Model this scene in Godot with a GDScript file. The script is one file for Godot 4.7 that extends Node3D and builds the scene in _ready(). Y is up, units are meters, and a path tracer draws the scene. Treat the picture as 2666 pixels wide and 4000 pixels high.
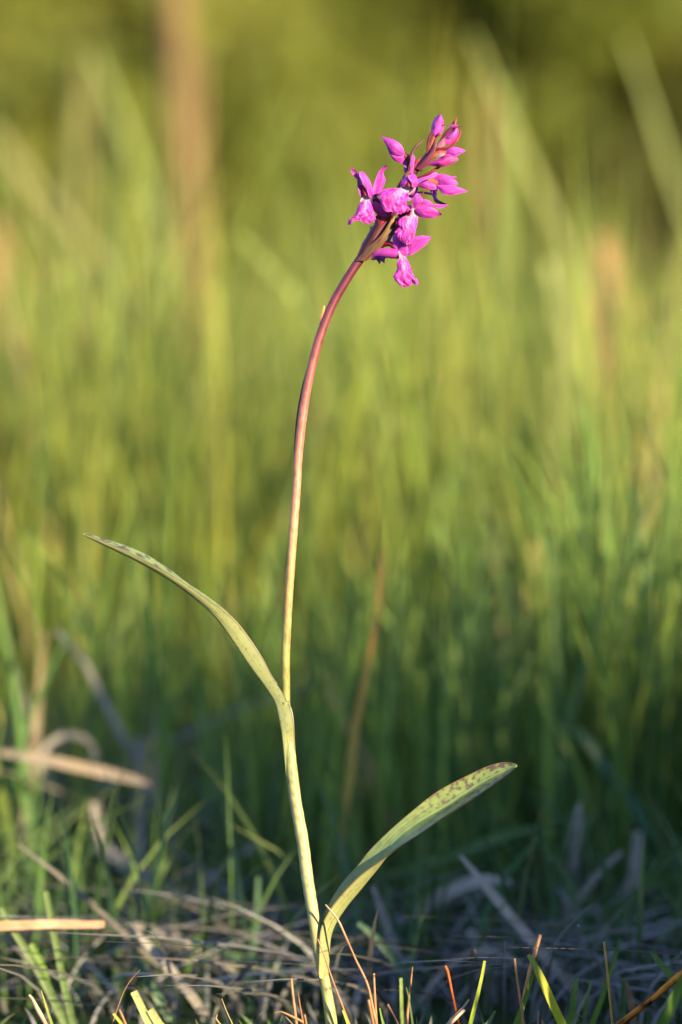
extends Node3D

const D := 0.85            # camera to orchid, metres
const CAM_H := 0.141       # height of the lens above the ground
const SUN_AZ := 40.0       # degrees to the right of straight behind the camera
const SUN_EL := 15.0

var rng := RandomNumberGenerator.new()
var fine := FastNoiseLite.new()
var used := {}
var M := {}
var origin := Vector3.ZERO     # base of the thing being built; its meshes are written relative to it

# ---------------------------------------------------------------- naming
func numbered(n: String) -> String:
	if not used.has(n):
		used[n] = 0
		return n
	used[n] += 1
	return "%s_%03d" % [n, used[n]]

func tag(o: Node, label: String, category: String, group := "", kind := "") -> void:
	if label: o.set_meta("label", label)
	if category: o.set_meta("category", category)
	if group: o.set_meta("group", group)
	if kind: o.set_meta("kind", kind)

func thing(called: String, label: String, category: String, at: Vector3, group := "") -> Node3D:
	var o := Node3D.new()
	o.name = numbered(called)
	o.position = at
	add_child(o, true)
	tag(o, label, category, group)
	origin = at
	return o

func part(called: String, mesh: Mesh, mat: Material, parent: Node) -> MeshInstance3D:
	var o := MeshInstance3D.new()
	o.name = called
	o.mesh = mesh
	o.material_override = mat
	parent.add_child(o, true)
	return o

# ---------------------------------------------------------------- mesh building
var pv := PackedVector3Array()
var pn := PackedVector3Array()
var pc := PackedColorArray()
var pi := PackedInt32Array()

func begin() -> void:
	pv = PackedVector3Array(); pn = PackedVector3Array(); pc = PackedColorArray(); pi = PackedInt32Array()

func vert(p: Vector3, n: Vector3, c: Color) -> int:
	pv.append(p - origin); pn.append(n); pc.append(c)
	return pv.size() - 1

func tri(a: int, b: int, c: int) -> void:
	var g := (pv[c] - pv[a]).cross(pv[b] - pv[a])
	if g.dot(pn[a] + pn[b] + pn[c]) < 0.0:
		pi.append(a); pi.append(c); pi.append(b)
	else:
		pi.append(a); pi.append(b); pi.append(c)

func quad(a: int, b: int, c: int, d: int) -> void:
	tri(a, b, c); tri(a, c, d)

func done() -> ArrayMesh:
	var a := []
	a.resize(Mesh.ARRAY_MAX)
	a[Mesh.ARRAY_VERTEX] = pv; a[Mesh.ARRAY_NORMAL] = pn; a[Mesh.ARRAY_COLOR] = pc; a[Mesh.ARRAY_INDEX] = pi
	var m := ArrayMesh.new()
	m.add_surface_from_arrays(Mesh.PRIMITIVE_TRIANGLES, a)
	return m

# a point seen at (x, y) of the 2666 x 4000 frame, z millimetres nearer than the orchid
func at(x: float, y: float, z: float) -> Vector3:
	var k := (D - z * 0.001) / D
	return Vector3((x - 1333.0) / 15000.0 * k, CAM_H + (2000.0 - y) / 15000.0 * k, z * 0.001)

# the same for the enlarged flower spike, both leaves and the stem (origin and scale of each enlargement)
const FLOWER := [1320.0, 420.0, 0.350765]
const LEFT := [300.0, 2050.0, 0.54847]
const RIGHT := [1150.0, 2900.0, 0.57398]
const STEM := [1100.0, 980.0, 0.39088]
const FULL := [0.0, 0.0, 1.0]
const LOW_L := [0.0, 3300.0, 0.85013]
const LOW_R := [1333.0, 3300.0, 0.85013]
const MID_L := [0.0, 2600.0, 0.85013]
const MID_R := [1333.0, 2600.0, 0.85013]
const VIEW := [0.0, 0.0, 1.70026]

func pt(f: Array, x: float, y: float, z: float) -> Vector3:
	return at(f[0] + x * f[2], f[1] + y * f[2], z)

func spline(p: Array, n: int) -> PackedVector3Array:
	var dense := PackedVector3Array()
	var cum := PackedFloat32Array()
	var total := 0.0
	for i in p.size() - 1:
		var a: Vector3 = p[maxi(i - 1, 0)]
		var b: Vector3 = p[i]
		var c: Vector3 = p[i + 1]
		var d: Vector3 = p[mini(i + 2, p.size() - 1)]
		for k in 12:
			var t := k / 12.0
			var q := 0.5 * (2.0 * b + (c - a) * t + (2.0 * a - 5.0 * b + 4.0 * c - d) * t * t + (3.0 * b - a - 3.0 * c + d) * t * t * t)
			if dense.size(): total += dense[-1].distance_to(q)
			dense.append(q); cum.append(total)
	var last: Vector3 = p[-1]
	total += dense[-1].distance_to(last)
	dense.append(last); cum.append(total)
	var out := PackedVector3Array()
	var j := 0
	for i in n + 1:
		var s := total * i / n
		while j < cum.size() - 2 and cum[j + 1] < s: j += 1
		var span := cum[j + 1] - cum[j]
		out.append(dense[j].lerp(dense[j + 1], clampf((s - cum[j]) / span if span > 1e-9 else 0.0, 0, 1)))
	return out

func line3(f: Array, xy: Array, zs: Array, dz: float) -> Array:
	var out := []
	var n := xy.size() / 2
	for i in n:
		var t := float(i) / maxf(n - 1, 1)
		out.append(pt(f, xy[2 * i], xy[2 * i + 1], along(zs, t) + dz))
	return out

func along(a: Array, t: float) -> float:
	var s := clampf(t, 0, 1) * (a.size() - 1)
	var i := mini(int(s), a.size() - 2) if a.size() > 1 else 0
	return a[0] if a.size() == 1 else lerpf(a[i], a[i + 1], s - i)

func ramp(a: Array, t: float) -> Color:
	var s := clampf(t, 0, 1) * (a.size() - 1)
	var i := mini(int(s), a.size() - 2)
	var c: Color = a[i]
	return c.lerp(a[i + 1], s - i)

func sheet(g: Array, n: int, m: int, th: float, color: Callable) -> ArrayMesh:
	# g: rows of points; a closed thin skin on both sides of them. color(v, u, front)
	begin()
	var nrm := []
	for i in n + 1:
		var row := PackedVector3Array()
		for j in m + 1:
			var du: Vector3 = g[i][mini(j + 1, m)] - g[i][maxi(j - 1, 0)]
			var dv: Vector3 = g[mini(i + 1, n)][j] - g[maxi(i - 1, 0)][j]
			var k := du.cross(dv)
			if k.length() < 1e-14: k = Vector3(0, 0, 1) if row.is_empty() else row[-1]
			k = k.normalized()
			row.append(k)
		nrm.append(row)
	var base := [[], []]
	for side in 2:
		var s := 1.0 if side == 0 else -1.0
		for i in n + 1:
			for j in m + 1:
				var edge := minf(minf(i, n - i) / 2.0, minf(j, m - j) / 1.0)
				var t := th * (0.35 + 0.65 * clampf(edge, 0, 1)) * 0.5
				base[side].append(vert(g[i][j] + nrm[i][j] * s * t, nrm[i][j] * s, color.call(float(i) / n, float(j) / m, side == 0)))
	for side in 2:
		for i in n:
			for j in m:
				var a: int = base[side][i * (m + 1) + j]
				quad(a, a + 1, a + m + 2, a + m + 1)
	var rim := []
	for j in m + 1: rim.append(j)
	for i in range(1, n + 1): rim.append(i * (m + 1) + m)
	for j in range(m - 1, -1, -1): rim.append(n * (m + 1) + j)
	for i in range(n - 1, 0, -1): rim.append(i * (m + 1))
	for k in rim.size():
		var a: int = rim[k]
		var b: int = rim[(k + 1) % rim.size()]
		pi.append_array([base[0][a], base[1][a], base[1][b], base[0][a], base[1][b], base[0][b]])
	return done()

# a petal from its left and right edges (and, if given, its first and last edge), bulging towards the viewer
func petal(parent: Node, called: String, l: Array, r: Array, zs: Array, opt: Dictionary) -> MeshInstance3D:
	var f: Array = opt.get("f", FLOWER)
	var n: int = opt.get("n", 20)
	var m: int = opt.get("m", 12)
	var dz: Array = opt.get("dz", [0.0, 0.0])
	var L := spline(line3(f, l, zs, dz[0]), n)
	var R := spline(line3(f, r, zs, dz[1]), n)
	var T := PackedVector3Array()
	var B := PackedVector3Array()
	if opt.has("t"): T = spline([L[0]] + line3(f, opt.t, [zs[0]], 0.0) + [R[0]], m)
	if opt.has("b"): B = spline([L[n]] + line3(f, opt.b, [zs[-1]], 0.0) + [R[n]], m)
	var bulge: float = opt.get("bulge", 0.6) * 0.0006
	var ruffle: float = opt.get("ruffle", 0.12) * 0.001
	var frill: float = opt.get("frill", 0.0) * 0.001
	var crease: float = opt.get("crease", 0.0) * 0.001
	var sd: float = opt.get("seed", 0.0) + l[0] * 0.37
	var g := []
	for i in n + 1:
		var v := float(i) / n
		var row := PackedVector3Array()
		for j in m + 1:
			var u := float(j) / m
			var p := L[i].lerp(R[i], u)
			var q := Vector3.ZERO
			if T.size(): q += (T[j] - L[0].lerp(R[0], u)) * (1.0 - v)
			if B.size(): q += (B[j] - L[n].lerp(R[n], u)) * v
			p += q
			var w := minf(L[i].distance_to(R[i]) / 0.002, 1.0)
			p.z += bulge * 4.0 * u * (1.0 - u) * w * sin(PI * clampf(0.12 + 0.88 * v, 0, 1))
			p.z -= crease * exp(-pow((u - 0.5) / 0.12, 2.0)) * w * (1.0 - 0.5 * v)
			p.z += ruffle * w * fine.get_noise_3d(u * 45.0 + sd, v * 45.0, sd) * 1.3
			if frill > 0.0:
				var e := absf(u - 0.5) * 2.0
				var s1 := smoothstep(0.25, 0.6, v)
				var k1 := fine.get_noise_2d(v * 110.0 + sd, u * 4.0) + 0.5 * fine.get_noise_2d(v * 330.0, sd + u)
				p.x += frill * pow(e, 4.0) * signf(u - 0.5) * k1 * s1 * 1.6
				p.y += frill * pow(v, 6.0) * (fine.get_noise_2d(u * 130.0 + sd, 7.0) + 0.5 * fine.get_noise_2d(u * 380.0, sd)) * 1.6
				p.z += frill * maxf(pow(e, 2.0), pow(v, 4.0)) * s1 * fine.get_noise_2d((u + v) * 120.0 + sd, (u - v) * 60.0) * 2.2
			row.append(p)
		g.append(row)
	var kind: String = opt.get("c", "petal")
	var sh: float = opt.get("tone", 1.0)
	var ms := sheet(g, n, m, opt.get("th", 0.22) * 0.001, func(v, u, front): return tint(kind, v, u, front, sd) * sh)
	return part(called, ms, M[opt.get("m_", "petal")], parent)

func tint(kind: String, v: float, u: float, front: bool, sd: float) -> Color:
	var e := absf(u - 0.5) * 2.0
	var n1 := fine.get_noise_3d(u * 60.0 + sd, v * 60.0, sd * 1.7)
	match kind:
		"petal":
			var vein := pow(0.5 + 0.5 * sin(u * 44.0 + n1 * 4.0), 2.0)
			var c := Color(0.37, 0.036, 0.36).lerp(Color(0.45, 0.075, 0.43), clampf(0.35 + n1 + 0.25 * e, 0, 1))
			c = c.lerp(Color(0.28, 0.012, 0.25), 0.7 * vein * (1.0 - 0.6 * v))
			c = c.lerp(Color(0.52, 0.14, 0.50), 0.55 * smoothstep(0.75, 1.0, e))
			return c.lerp(Color(0.28, 0.012, 0.24), 0.5 * exp(-pow((u - 0.5) / 0.06, 2.0)))
		"dark":
			return Color(0.27, 0.022, 0.16).lerp(Color(0.40, 0.04, 0.27), clampf(0.5 + n1 * 1.4, 0, 1))
		"violet":
			return Color(0.30, 0.07, 0.40).lerp(Color(0.40, 0.09, 0.46), clampf(0.5 + n1, 0, 1))
		"lip":
			var st := fine.get_noise_3d(u * 170.0 + sd, v * 70.0 + 9.0 * sin(u * 7.0), sd)
			var dots := fine.get_noise_3d(u * 210.0 + sd, v * 110.0, sd + 50.0)
			var c := Color(0.47, 0.055, 0.43)
			c = c.lerp(Color(0.53, 0.13, 0.50), smoothstep(0.05, 0.35, -st) * (0.55 - 0.3 * e))
			c = c.lerp(Color(0.32, 0.002, 0.17), smoothstep(0.0, 0.2, st) * 0.95 * (1.0 - smoothstep(0.78, 1.0, maxf(e, v))))
			var pale := exp(-pow((u - 0.52) / 0.16, 2.0)) * (1.0 - smoothstep(0.05, 0.75, v)) + (1.0 - smoothstep(0.0, 0.18, v)) * 0.6
			c = c.lerp(Color(0.66, 0.48, 0.62), clampf(pale * 0.6, 0, 0.6))
			return c.lerp(Color(0.40, 0.02, 0.38), smoothstep(0.16, 0.34, dots) * (1.0 - smoothstep(0.45, 0.85, v)) * 0.8)
		"bud_base":
			return Color(0.33, 0.2, 0.2).lerp(Color(0.36, 0.1, 0.22), clampf(v + n1, 0, 1))
		"white":
			return Color(0.46, 0.31, 0.36).lerp(Color(0.46, 0.24, 0.37), clampf(v + n1, 0, 1))
		"bract":
			var c := Color(0.12, 0.06, 0.04).lerp(Color(0.10, 0.025, 0.045), clampf(0.35 + n1 * 1.6 + 0.4 * (e - 0.5), 0, 1))
			return c.lerp(Color(0.15, 0.015, 0.03), 0.8 * exp(-pow((u - 0.72) / 0.035, 2.0)) * (1.0 - v))
		"bract_tip":
			var c := Color(0.20, 0.115, 0.045).lerp(Color(0.30, 0.20, 0.06), smoothstep(0.45, 0.95, v))
			c = c.lerp(Color(0.10, 0.04, 0.05), clampf(0.55 - v * 1.1 - (u - 0.5) * 1.2 + n1, 0, 0.85))
			return c.lerp(Color(0.15, 0.015, 0.03), 0.75 * exp(-pow((u - 0.66) / 0.03, 2.0)) * (1.0 - v * 0.6))
		"purple":
			return Color(0.085, 0.018, 0.045).lerp(Color(0.16, 0.025, 0.06), clampf(0.5 + n1 * 1.5 + (u - 0.5), 0, 1))
		"red":
			return Color(0.15, 0.010, 0.03).lerp(Color(0.25, 0.02, 0.045), clampf(v + n1, 0, 1))
		"maroon":
			return Color(0.12, 0.008, 0.022).lerp(Color(0.19, 0.014, 0.04), clampf(0.5 + n1 * 1.5, 0, 1))
		"amber":
			return Color(0.35, 0.14, 0.055).lerp(Color(0.27, 0.06, 0.045), clampf(0.4 + 0.5 * sin(u * 25.0) * 0.6 + n1, 0, 1))
	return Color(0.5, 0.1, 0.4)

# a round limb through points (x, y, z), radii in frame pixels of the orchid plane
func limb(f: Array, p: Array, radii: Array, n: int, sides: int, color: Callable, flat := 1.0) -> ArrayMesh:
	var pts := []
	for i in p.size() / 3: pts.append(pt(f, p[3 * i], p[3 * i + 1], p[3 * i + 2]))
	return limb3(pts, radii.map(func(x): return x / 15000.0), n, sides, color, flat)

func limb3(pts: Array, radii: Array, n: int, sides: int, color: Callable, flat := 1.0) -> ArrayMesh:
	var s := spline(pts, n)
	begin()
	for i in n + 1:
		var t := (s[mini(i + 1, n)] - s[maxi(i - 1, 0)]).normalized()
		var right := t.cross(Vector3(0, 0, 1))
		right = right.normalized() if right.length() > 0.01 else Vector3.RIGHT
		var fwd := right.cross(t).normalized()
		var r := along(radii, float(i) / n) * (1.0 + 0.05 * fine.get_noise_2d(i * 5.0, n))
		for j in sides + 1:
			var a := TAU * j / sides
			var d := right * cos(a) + fwd * sin(a) * flat
			vert(s[i] + d * r, d.normalized(), color.call(float(i) / n, float(j) / sides))
	for i in n:
		for j in sides:
			var a := i * (sides + 1) + j
			quad(a, a + 1, a + sides + 2, a + sides + 1)
	for e in 2:
		var k := 0 if e == 0 else n
		var out := (s[0] - s[1]).normalized() if e == 0 else (s[n] - s[n - 1]).normalized()
		var cen := vert(s[k], out, color.call(float(k) / n, 0.0))
		for j in sides:
			var a := vert(pv[k * (sides + 1) + j] + origin, out, color.call(float(k) / n, 0.0))
			var b := vert(pv[k * (sides + 1) + j + 1] + origin, out, color.call(float(k) / n, 0.0))
			tri(cen, a, b)
	return done()

func tube(parent: Node, called: String, p: Array, radii: Array, kind: String, opt := {}) -> MeshInstance3D:
	var sd: float = p[0] * 0.3
	var tone: float = opt.get("tone", 1.0)
	var ms := limb(FLOWER, p, radii, opt.get("n", 14), opt.get("s", 10), func(t, a): return tint(kind, t, a, true, sd) * tone, opt.get("flat", 1.0))
	return part(called, ms, M.petal, parent)

# ---------------------------------------------------------------- materials
func mat(key: String, rough: float, back: float, spec := 0.5, tintback := Color(1, 1, 1), relief := 0.0, relief_scale := 900.0) -> void:
	var m := StandardMaterial3D.new()
	m.resource_name = key
	m.vertex_color_use_as_albedo = true
	m.roughness = rough
	m.metallic_specular = spec
	m.cull_mode = BaseMaterial3D.CULL_DISABLED
	if back > 0.0:
		m.backlight_enabled = true
		m.backlight = Color(back * tintback.r, back * tintback.g, back * tintback.b).linear_to_srgb()
	if relief > 0.0:
		var t := NoiseTexture2D.new()
		var n := FastNoiseLite.new()
		n.seed = 5
		n.noise_type = FastNoiseLite.TYPE_SIMPLEX_SMOOTH
		n.frequency = 0.06
		t.noise = n; t.width = 256; t.height = 256; t.seamless = true; t.as_normal_map = true; t.bump_strength = 6.0
		m.normal_enabled = true
		m.normal_texture = t
		m.normal_scale = relief
		m.uv1_triplanar = true
		m.uv1_scale = Vector3.ONE * relief_scale
	M[key] = m

# ---------------------------------------------------------------- grass
# one ribbon blade through points, folded along its midrib
func ribbon(pts: Array, w: Array, n: int, face: Vector3, fold: float, color: Callable) -> void:
	var s := spline(pts, n)
	var first := pv.size()
	for i in n + 1:
		var t := (s[mini(i + 1, n)] - s[maxi(i - 1, 0)]).normalized()
		var side := t.cross(face)
		side = side.normalized() if side.length() > 0.02 else t.cross(Vector3(1, 0, 0.3)).normalized()
		var nn := side.cross(t).normalized()
		var h := along(w, float(i) / n) * 0.5
		var c: Color = color.call(float(i) / n, 0.0)
		var c2: Color = color.call(float(i) / n, 1.0)
		var tilt := fold * 0.8
		vert(s[i] - side * h + nn * h * fold, (nn + side * tilt).normalized(), c)
		vert(s[i], nn, c2)
		vert(s[i] + side * h + nn * h * fold, (nn - side * tilt).normalized(), c)
	for i in n:
		var a := first + i * 3
		quad(a, a + 1, a + 4, a + 3); quad(a + 1, a + 2, a + 5, a + 4)

func ground_y(x: float, z: float) -> float:
	return 0.012 * fine.get_noise_2d(x * 14.0, z * 14.0) * smoothstep(0.05, 0.3, absf(z)) + 0.25 * fine.get_noise_2d(x * 0.25 + 30.0, z * 0.25) * smoothstep(3.0, 14.0, Vector2(x, z).length())

# a mass of blades nobody could count. place() gives a spot; the rest are ranges
func field(called: String, label: String, category: String, count: int, sd: int, place: Callable, h: Vector2, w: Vector2, bend: Vector2, palette: Array, opt := {}) -> void:
	rng.seed = sd
	origin = Vector3.ZERO
	begin()
	var seg: int = opt.get("seg", 5)
	var dry: Array = opt.get("dry", [])
	var dry_share: float = opt.get("dry_share", 0.0)
	for k in count:
		var p: Vector3 = place.call()
		if p.y < -0.5: continue
		p.y = ground_y(p.x, p.z) - 0.003
		var hh := rng.randf_range(h.x, h.y) * (0.75 + 0.5 * (0.5 + fine.get_noise_2d(p.x * 60.0, p.z * 60.0)))
		var ww := rng.randf_range(w.x, w.y)
		var az := rng.randf() * TAU
		var lean: Vector3 = Vector3(cos(az), 0, sin(az)) * rng.randf_range(bend.x, bend.y) * hh
		lean += opt.get("wind", Vector3.ZERO) * hh * rng.randf()
		var yaw := rng.randf() * TAU
		var side := Vector3(cos(yaw), 0, sin(yaw)) * ww * 0.5
		var is_dry := rng.randf() < dry_share
		var pal: Array = dry if is_dry else palette
		var c: Color = pal[rng.randi() % pal.size()]
		c = c * rng.randf_range(0.6, 1.35)
		var ctip := c.lerp(Color(0.24, 0.17, 0.07), rng.randf() * rng.randf() * 0.5) if not is_dry else c
		var first := pv.size()
		var nprev := Vector3.ZERO
		for i in seg + 1:
			var t := float(i) / seg
			var q := p + Vector3.UP * hh * (t - 0.25 * t * t * minf(lean.length() / hh, 1.2)) + lean * t * t
			var tang := (Vector3.UP + lean / hh * 2.0 * t).normalized()
			var nn := side.cross(tang).normalized()
			var ws := (1.0 - pow(t, 2.6)) * (0.7 + 0.3 * minf(t * 4.0, 1.0))
			var tw := side.rotated(tang, t * (0.9 if k % 2 else -0.7))
			nn = tw.cross(tang).normalized()
			var cc := c.lerp(ctip, t * t)
			vert(q - tw * ws, nn, cc); vert(q + tw * ws, nn, cc)
		for i in seg:
			var a := first + 2 * i
			quad(a, a + 1, a + 3, a + 2)
	var o := part(numbered(called), done(), M[opt.get("m", "grass")], self)
	tag(o, label, category, "", "stuff")

# a single blade or stalk, traced as points x, y, (optional depth) and standing at its own distance
func blade(called: String, label: String, category: String, f: Array, p: Array, z: Array, w: Array, cols: Array, opt := {}) -> MeshInstance3D:
	var pts := []
	var n := p.size() / 2
	for i in n:
		pts.append(pt(f, p[2 * i], p[2 * i + 1], along(z, float(i) / (n - 1))))
	var ws := w.duplicate()
	if opt.get("root", true):        # carry on down to the soil
		var a: Vector3 = pts[-2]
		var b: Vector3 = pts[-1]
		var d := (b - a).normalized()
		d.y = minf(d.y, -0.35)
		var t := (b.y + 0.004) / -d.y
		if t > 0.0: pts.append(b + d.normalized() * minf(t, 0.12)); ws.append(w[-1])
	var k: float = (D - z[0] * 0.001) / D
	var sc: float = f[2] / 15000.0 * k
	var base: Vector3 = pts[-1]
	origin = base
	var ms: ArrayMesh
	var sd := rng.randf() * 100.0
	var spots: float = opt.get("spots", 0.0)
	var col := func(t, u):
		var c := ramp(cols, t)
		var nz := fine.get_noise_3d(t * 160.0 + sd, u * 30.0, sd)
		c = c * (1.0 + 0.5 * nz)
		if spots > 0.0: c = c.lerp(Color(0.03, 0.012, 0.008), smoothstep(0.05, 0.3, fine.get_noise_3d(t * 110.0, u * 60.0 + sd, 4.0)) * spots)
		return c
	if opt.get("round", false):
		ms = limb3(pts, ws.map(func(x): return x * sc * 0.5), opt.get("n", 18), 7, col, opt.get("flat", 0.8))
	else:
		begin()
		var face: Vector3 = opt.get("face", Vector3(0.25, 0.1, 1.0))
		ribbon(pts, ws.map(func(x): return x * sc), opt.get("n", 18), face.normalized(), opt.get("fold", 0.3), col)
		ms = done()
	var o := part(numbered(called), ms, M[opt.get("m", "blade")], self)
	o.position = base
	tag(o, label, category, opt.get("group", ""))
	return o

# ---------------------------------------------------------------- the scene
func _ready() -> void:
	fine.seed = 11
	fine.noise_type = FastNoiseLite.TYPE_SIMPLEX_SMOOTH
	fine.frequency = 0.06
	fine.fractal_octaves = 2
	# camera: a short telephoto close to the ground, wide open
	var cam := Camera3D.new()
	cam.name = "camera"
	cam.position = Vector3(0, CAM_H, D)
	var lens := CameraAttributesPhysical.new()
	lens.frustum_focal_length = 76.5
	lens.frustum_focus_distance = D
	lens.frustum_near = 0.05
	lens.frustum_far = 400.0
	lens.exposure_aperture = 76.5 / 23.0
	cam.attributes = lens
	add_child(cam)
	cam.current = true
	# sky, sun, exposure
	var env := Environment.new()
	env.background_mode = Environment.BG_SKY
	var sky_mat := ProceduralSkyMaterial.new()
	sky_mat.sky_top_color = Color(0.37, 0.47, 0.66)
	sky_mat.sky_horizon_color = Color(0.72, 0.74, 0.76)
	sky_mat.sky_curve = 0.12
	sky_mat.ground_bottom_color = Color(0.13, 0.13, 0.08)
	sky_mat.ground_horizon_color = Color(0.5, 0.48, 0.42)
	sky_mat.sky_energy_multiplier = 1.0
	var sky := Sky.new()
	sky.sky_material = sky_mat
	env.sky = sky
	env.background_energy_multiplier = 1.15
	env.tonemap_mode = Environment.TONE_MAPPER_LINEAR
	env.tonemap_exposure = 3.3
	env.sdfgi_enabled = true
	env.ssao_enabled = true
	env.ssil_enabled = true
	var we := WorldEnvironment.new()
	we.name = "environment"
	we.environment = env
	add_child(we)
	var sun := DirectionalLight3D.new()
	sun.name = "sun"
	sun.light_color = Color(1.0, 0.89, 0.72)
	sun.light_energy = 1.45
	sun.light_angular_distance = 0.5
	sun.shadow_enabled = true
	sun.rotation_degrees = Vector3(-SUN_EL, SUN_AZ, 0)
	add_child(sun)

	mat("petal", 0.5, 0.35, 0.4, Color(1, 0.6, 1), 0.5, 500.0)
	mat("stem", 0.42, 0.0, 0.5, Color(1, 1, 1), 0.35, 900.0)
	mat("leaf", 0.42, 0.2, 0.5, Color(0.9, 1, 0.4), 0.25, 700.0)
	mat("bract", 0.5, 0.1, 0.4)
	mat("blade", 0.5, 0.5, 0.4)
	mat("grass", 0.55, 0.6, 0.35)
	mat("dry", 0.75, 0.35, 0.2)
	mat("soil", 0.95, 0.0, 0.1)
	mat("foliage", 0.55, 0.6, 0.3)
	mat("bark", 0.9, 0.0, 0.1)

	build_ground()
	build_hedge()
	build_meadow()
	build_background_stems()
	build_litter()
	build_foreground()
	build_orchid()

# ---------------------------------------------------------------- ground
func build_ground() -> void:
	origin = Vector3.ZERO
	begin()
	var xs := []
	for i in range(-24, 25):
		var t := i / 24.0
		xs.append(signf(t) * (0.6 * absf(t) + 150.0 * pow(absf(t), 5.0)))
	for z in xs:
		for x in xs:
			var zz: float = z - 1.0
			var y := ground_y(x, zz)
			var nz := fine.get_noise_2d(x * 40.0, zz * 40.0)
			vert(Vector3(x, y, zz), Vector3.UP, Color(0.032, 0.028, 0.018).lerp(Color(0.03, 0.05, 0.016), clampf(0.5 + nz, 0, 1)))
	for i in 48:
		for j in 48:
			var a := i * 49 + j
			quad(a, a + 1, a + 50, a + 49)
	var o := part(numbered("ground"), done(), M.soil, self)
	tag(o, "dark soil under the grass", "ground", "", "structure")

# ---------------------------------------------------------------- hedge and trees far behind
func shrub(called: String, label: String, base: Vector3, rx: float, h: float, leaves: int, sd: int, cols: Array, leaf: float) -> void:
	rng.seed = sd
	var o := thing(called, label, "tree" if h > 4.0 else "shrub", base, "trees and bushes behind the meadow")
	var lobes := []
	for k in 18:
		var a := rng.randf() * TAU
		var hh := rng.randf_range(0.02 if h < 4.0 else 0.1, 0.9)
		var rr := rx * sqrt(rng.randf()) * 0.75 * (1.0 - 0.5 * maxf(hh - 0.5, 0.0))
		lobes.append([base + Vector3(cos(a) * rr, hh * h, sin(a) * rr * 0.8), rx * rng.randf_range(0.3, 0.5)])
	begin()
	for k in leaves:
		var lb: Array = lobes[rng.randi() % lobes.size()]
		var d := Vector3(rng.randfn(), rng.randfn(), rng.randfn()).normalized()
		var p: Vector3 = lb[0] + d * lb[1] * pow(rng.randf(), 0.35)
		if p.y < base.y + 0.05: continue
		var nn := (d + Vector3(rng.randfn(), rng.randfn() + 0.4, rng.randfn()) * 0.6).normalized()
		var s := nn.cross(Vector3(rng.randfn(), rng.randfn(), rng.randfn())).normalized()
		var t := nn.cross(s)
		var z := leaf * rng.randf_range(0.6, 1.3)
		var c: Color = cols[rng.randi() % cols.size()]
		c = c * rng.randf_range(0.75, 1.25)
		var a := vert(p - t * z, nn, c)
		var b := vert(p + s * z * 0.45, nn, c)
		var e := vert(p + t * z, nn, c)
		var g := vert(p - s * z * 0.45, nn, c)
		quad(a, b, e, g)
	var crown := part("crown", done(), M.foliage, o)
	crown.set_meta("kind", "stuff")
	var br := Color(0.10, 0.075, 0.05)
	var top := base + Vector3(0.1 * rx, h * 0.75, 0)
	part("trunk", limb3([base - Vector3(0, 0.05, 0), base.lerp(top, 0.4) + Vector3(0.05 * rx, 0, 0), top], [h * 0.022, h * 0.016, h * 0.006], 10, 8, func(_t, _u): return br), M.bark, o)
	for k in 5:
		var lb: Array = lobes[k]
		var from := base.lerp(top, 0.2 + 0.12 * k)
		part("branch", limb3([from, from.lerp(lb[0], 0.5) + Vector3(0, 0.06 * h, 0), lb[0]], [h * 0.01, h * 0.007, h * 0.003], 8, 6, func(_t, _u): return br), M.bark, o)

func build_hedge() -> void:
	var olive := [Color(0.145, 0.175, 0.03), Color(0.115, 0.155, 0.028), Color(0.17, 0.185, 0.034)]
	var deep := [Color(0.12, 0.16, 0.026), Color(0.14, 0.17, 0.028), Color(0.105, 0.14, 0.024)]
	var brownish := [Color(0.165, 0.16, 0.045), Color(0.145, 0.15, 0.036), Color(0.13, 0.145, 0.03)]
	shrub("bush", "olive green bush at the left edge far behind the flower", Vector3(-1.0, 0, -4.7), 0.75, 2.3, 14000, 1, olive, 0.055)
	shrub("bush", "olive bush behind the tall tan stalk, left of the flower spike", Vector3(-0.36, 0, -5.0), 0.7, 2.2, 14000, 2, olive, 0.05)
	shrub("bush", "dark green bush straight above and behind the flower spike", Vector3(0.2, 0, -5.4), 0.7, 2.4, 14000, 3, deep, 0.055)
	shrub("bush", "brownish bush behind, right of the flower spike", Vector3(0.62, 0, -5.6), 0.75, 2.4, 14000, 4, brownish, 0.05)
	shrub("bush", "dark olive bush at the right edge far behind the flower", Vector3(1.2, 0, -6.0), 0.8, 2.5, 14000, 5, deep, 0.055)
	shrub("bush", "olive bush beyond the left edge of the view, nearer one", Vector3(-1.7, 0, -5.0), 0.85, 2.5, 12000, 11, olive, 0.06)
	shrub("bush", "deep green bush beyond the left edge of the view, farther one", Vector3(-2.5, 0, -5.6), 1.0, 2.8, 12000, 12, deep, 0.07)
	shrub("bush", "olive bush beyond the right edge of the view, nearer one", Vector3(2.0, 0, -6.2), 0.8, 2.4, 9000, 13, olive, 0.06)
	shrub("bush", "deep green bush beyond the right edge of the view, farther one", Vector3(2.9, 0, -6.6), 0.9, 2.5, 9000, 14, deep, 0.07)
	shrub("tree", "broad dark tree at the left end behind the bushes", Vector3(-2.2, 0, -9.5), 2.0, 6.0, 14000, 6, deep, 0.13)
	shrub("tree", "broad olive tree in the middle behind the bushes", Vector3(0.3, 0, -10.5), 2.1, 6.4, 14000, 7, olive, 0.13)
	shrub("tree", "broad dark tree at the right end behind the bushes", Vector3(2.8, 0, -9.8), 2.0, 6.2, 14000, 8, deep, 0.13)

# ---------------------------------------------------------------- the tall grass behind
func half_width(z: float) -> float:
	return 0.112 * (D - z)

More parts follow.
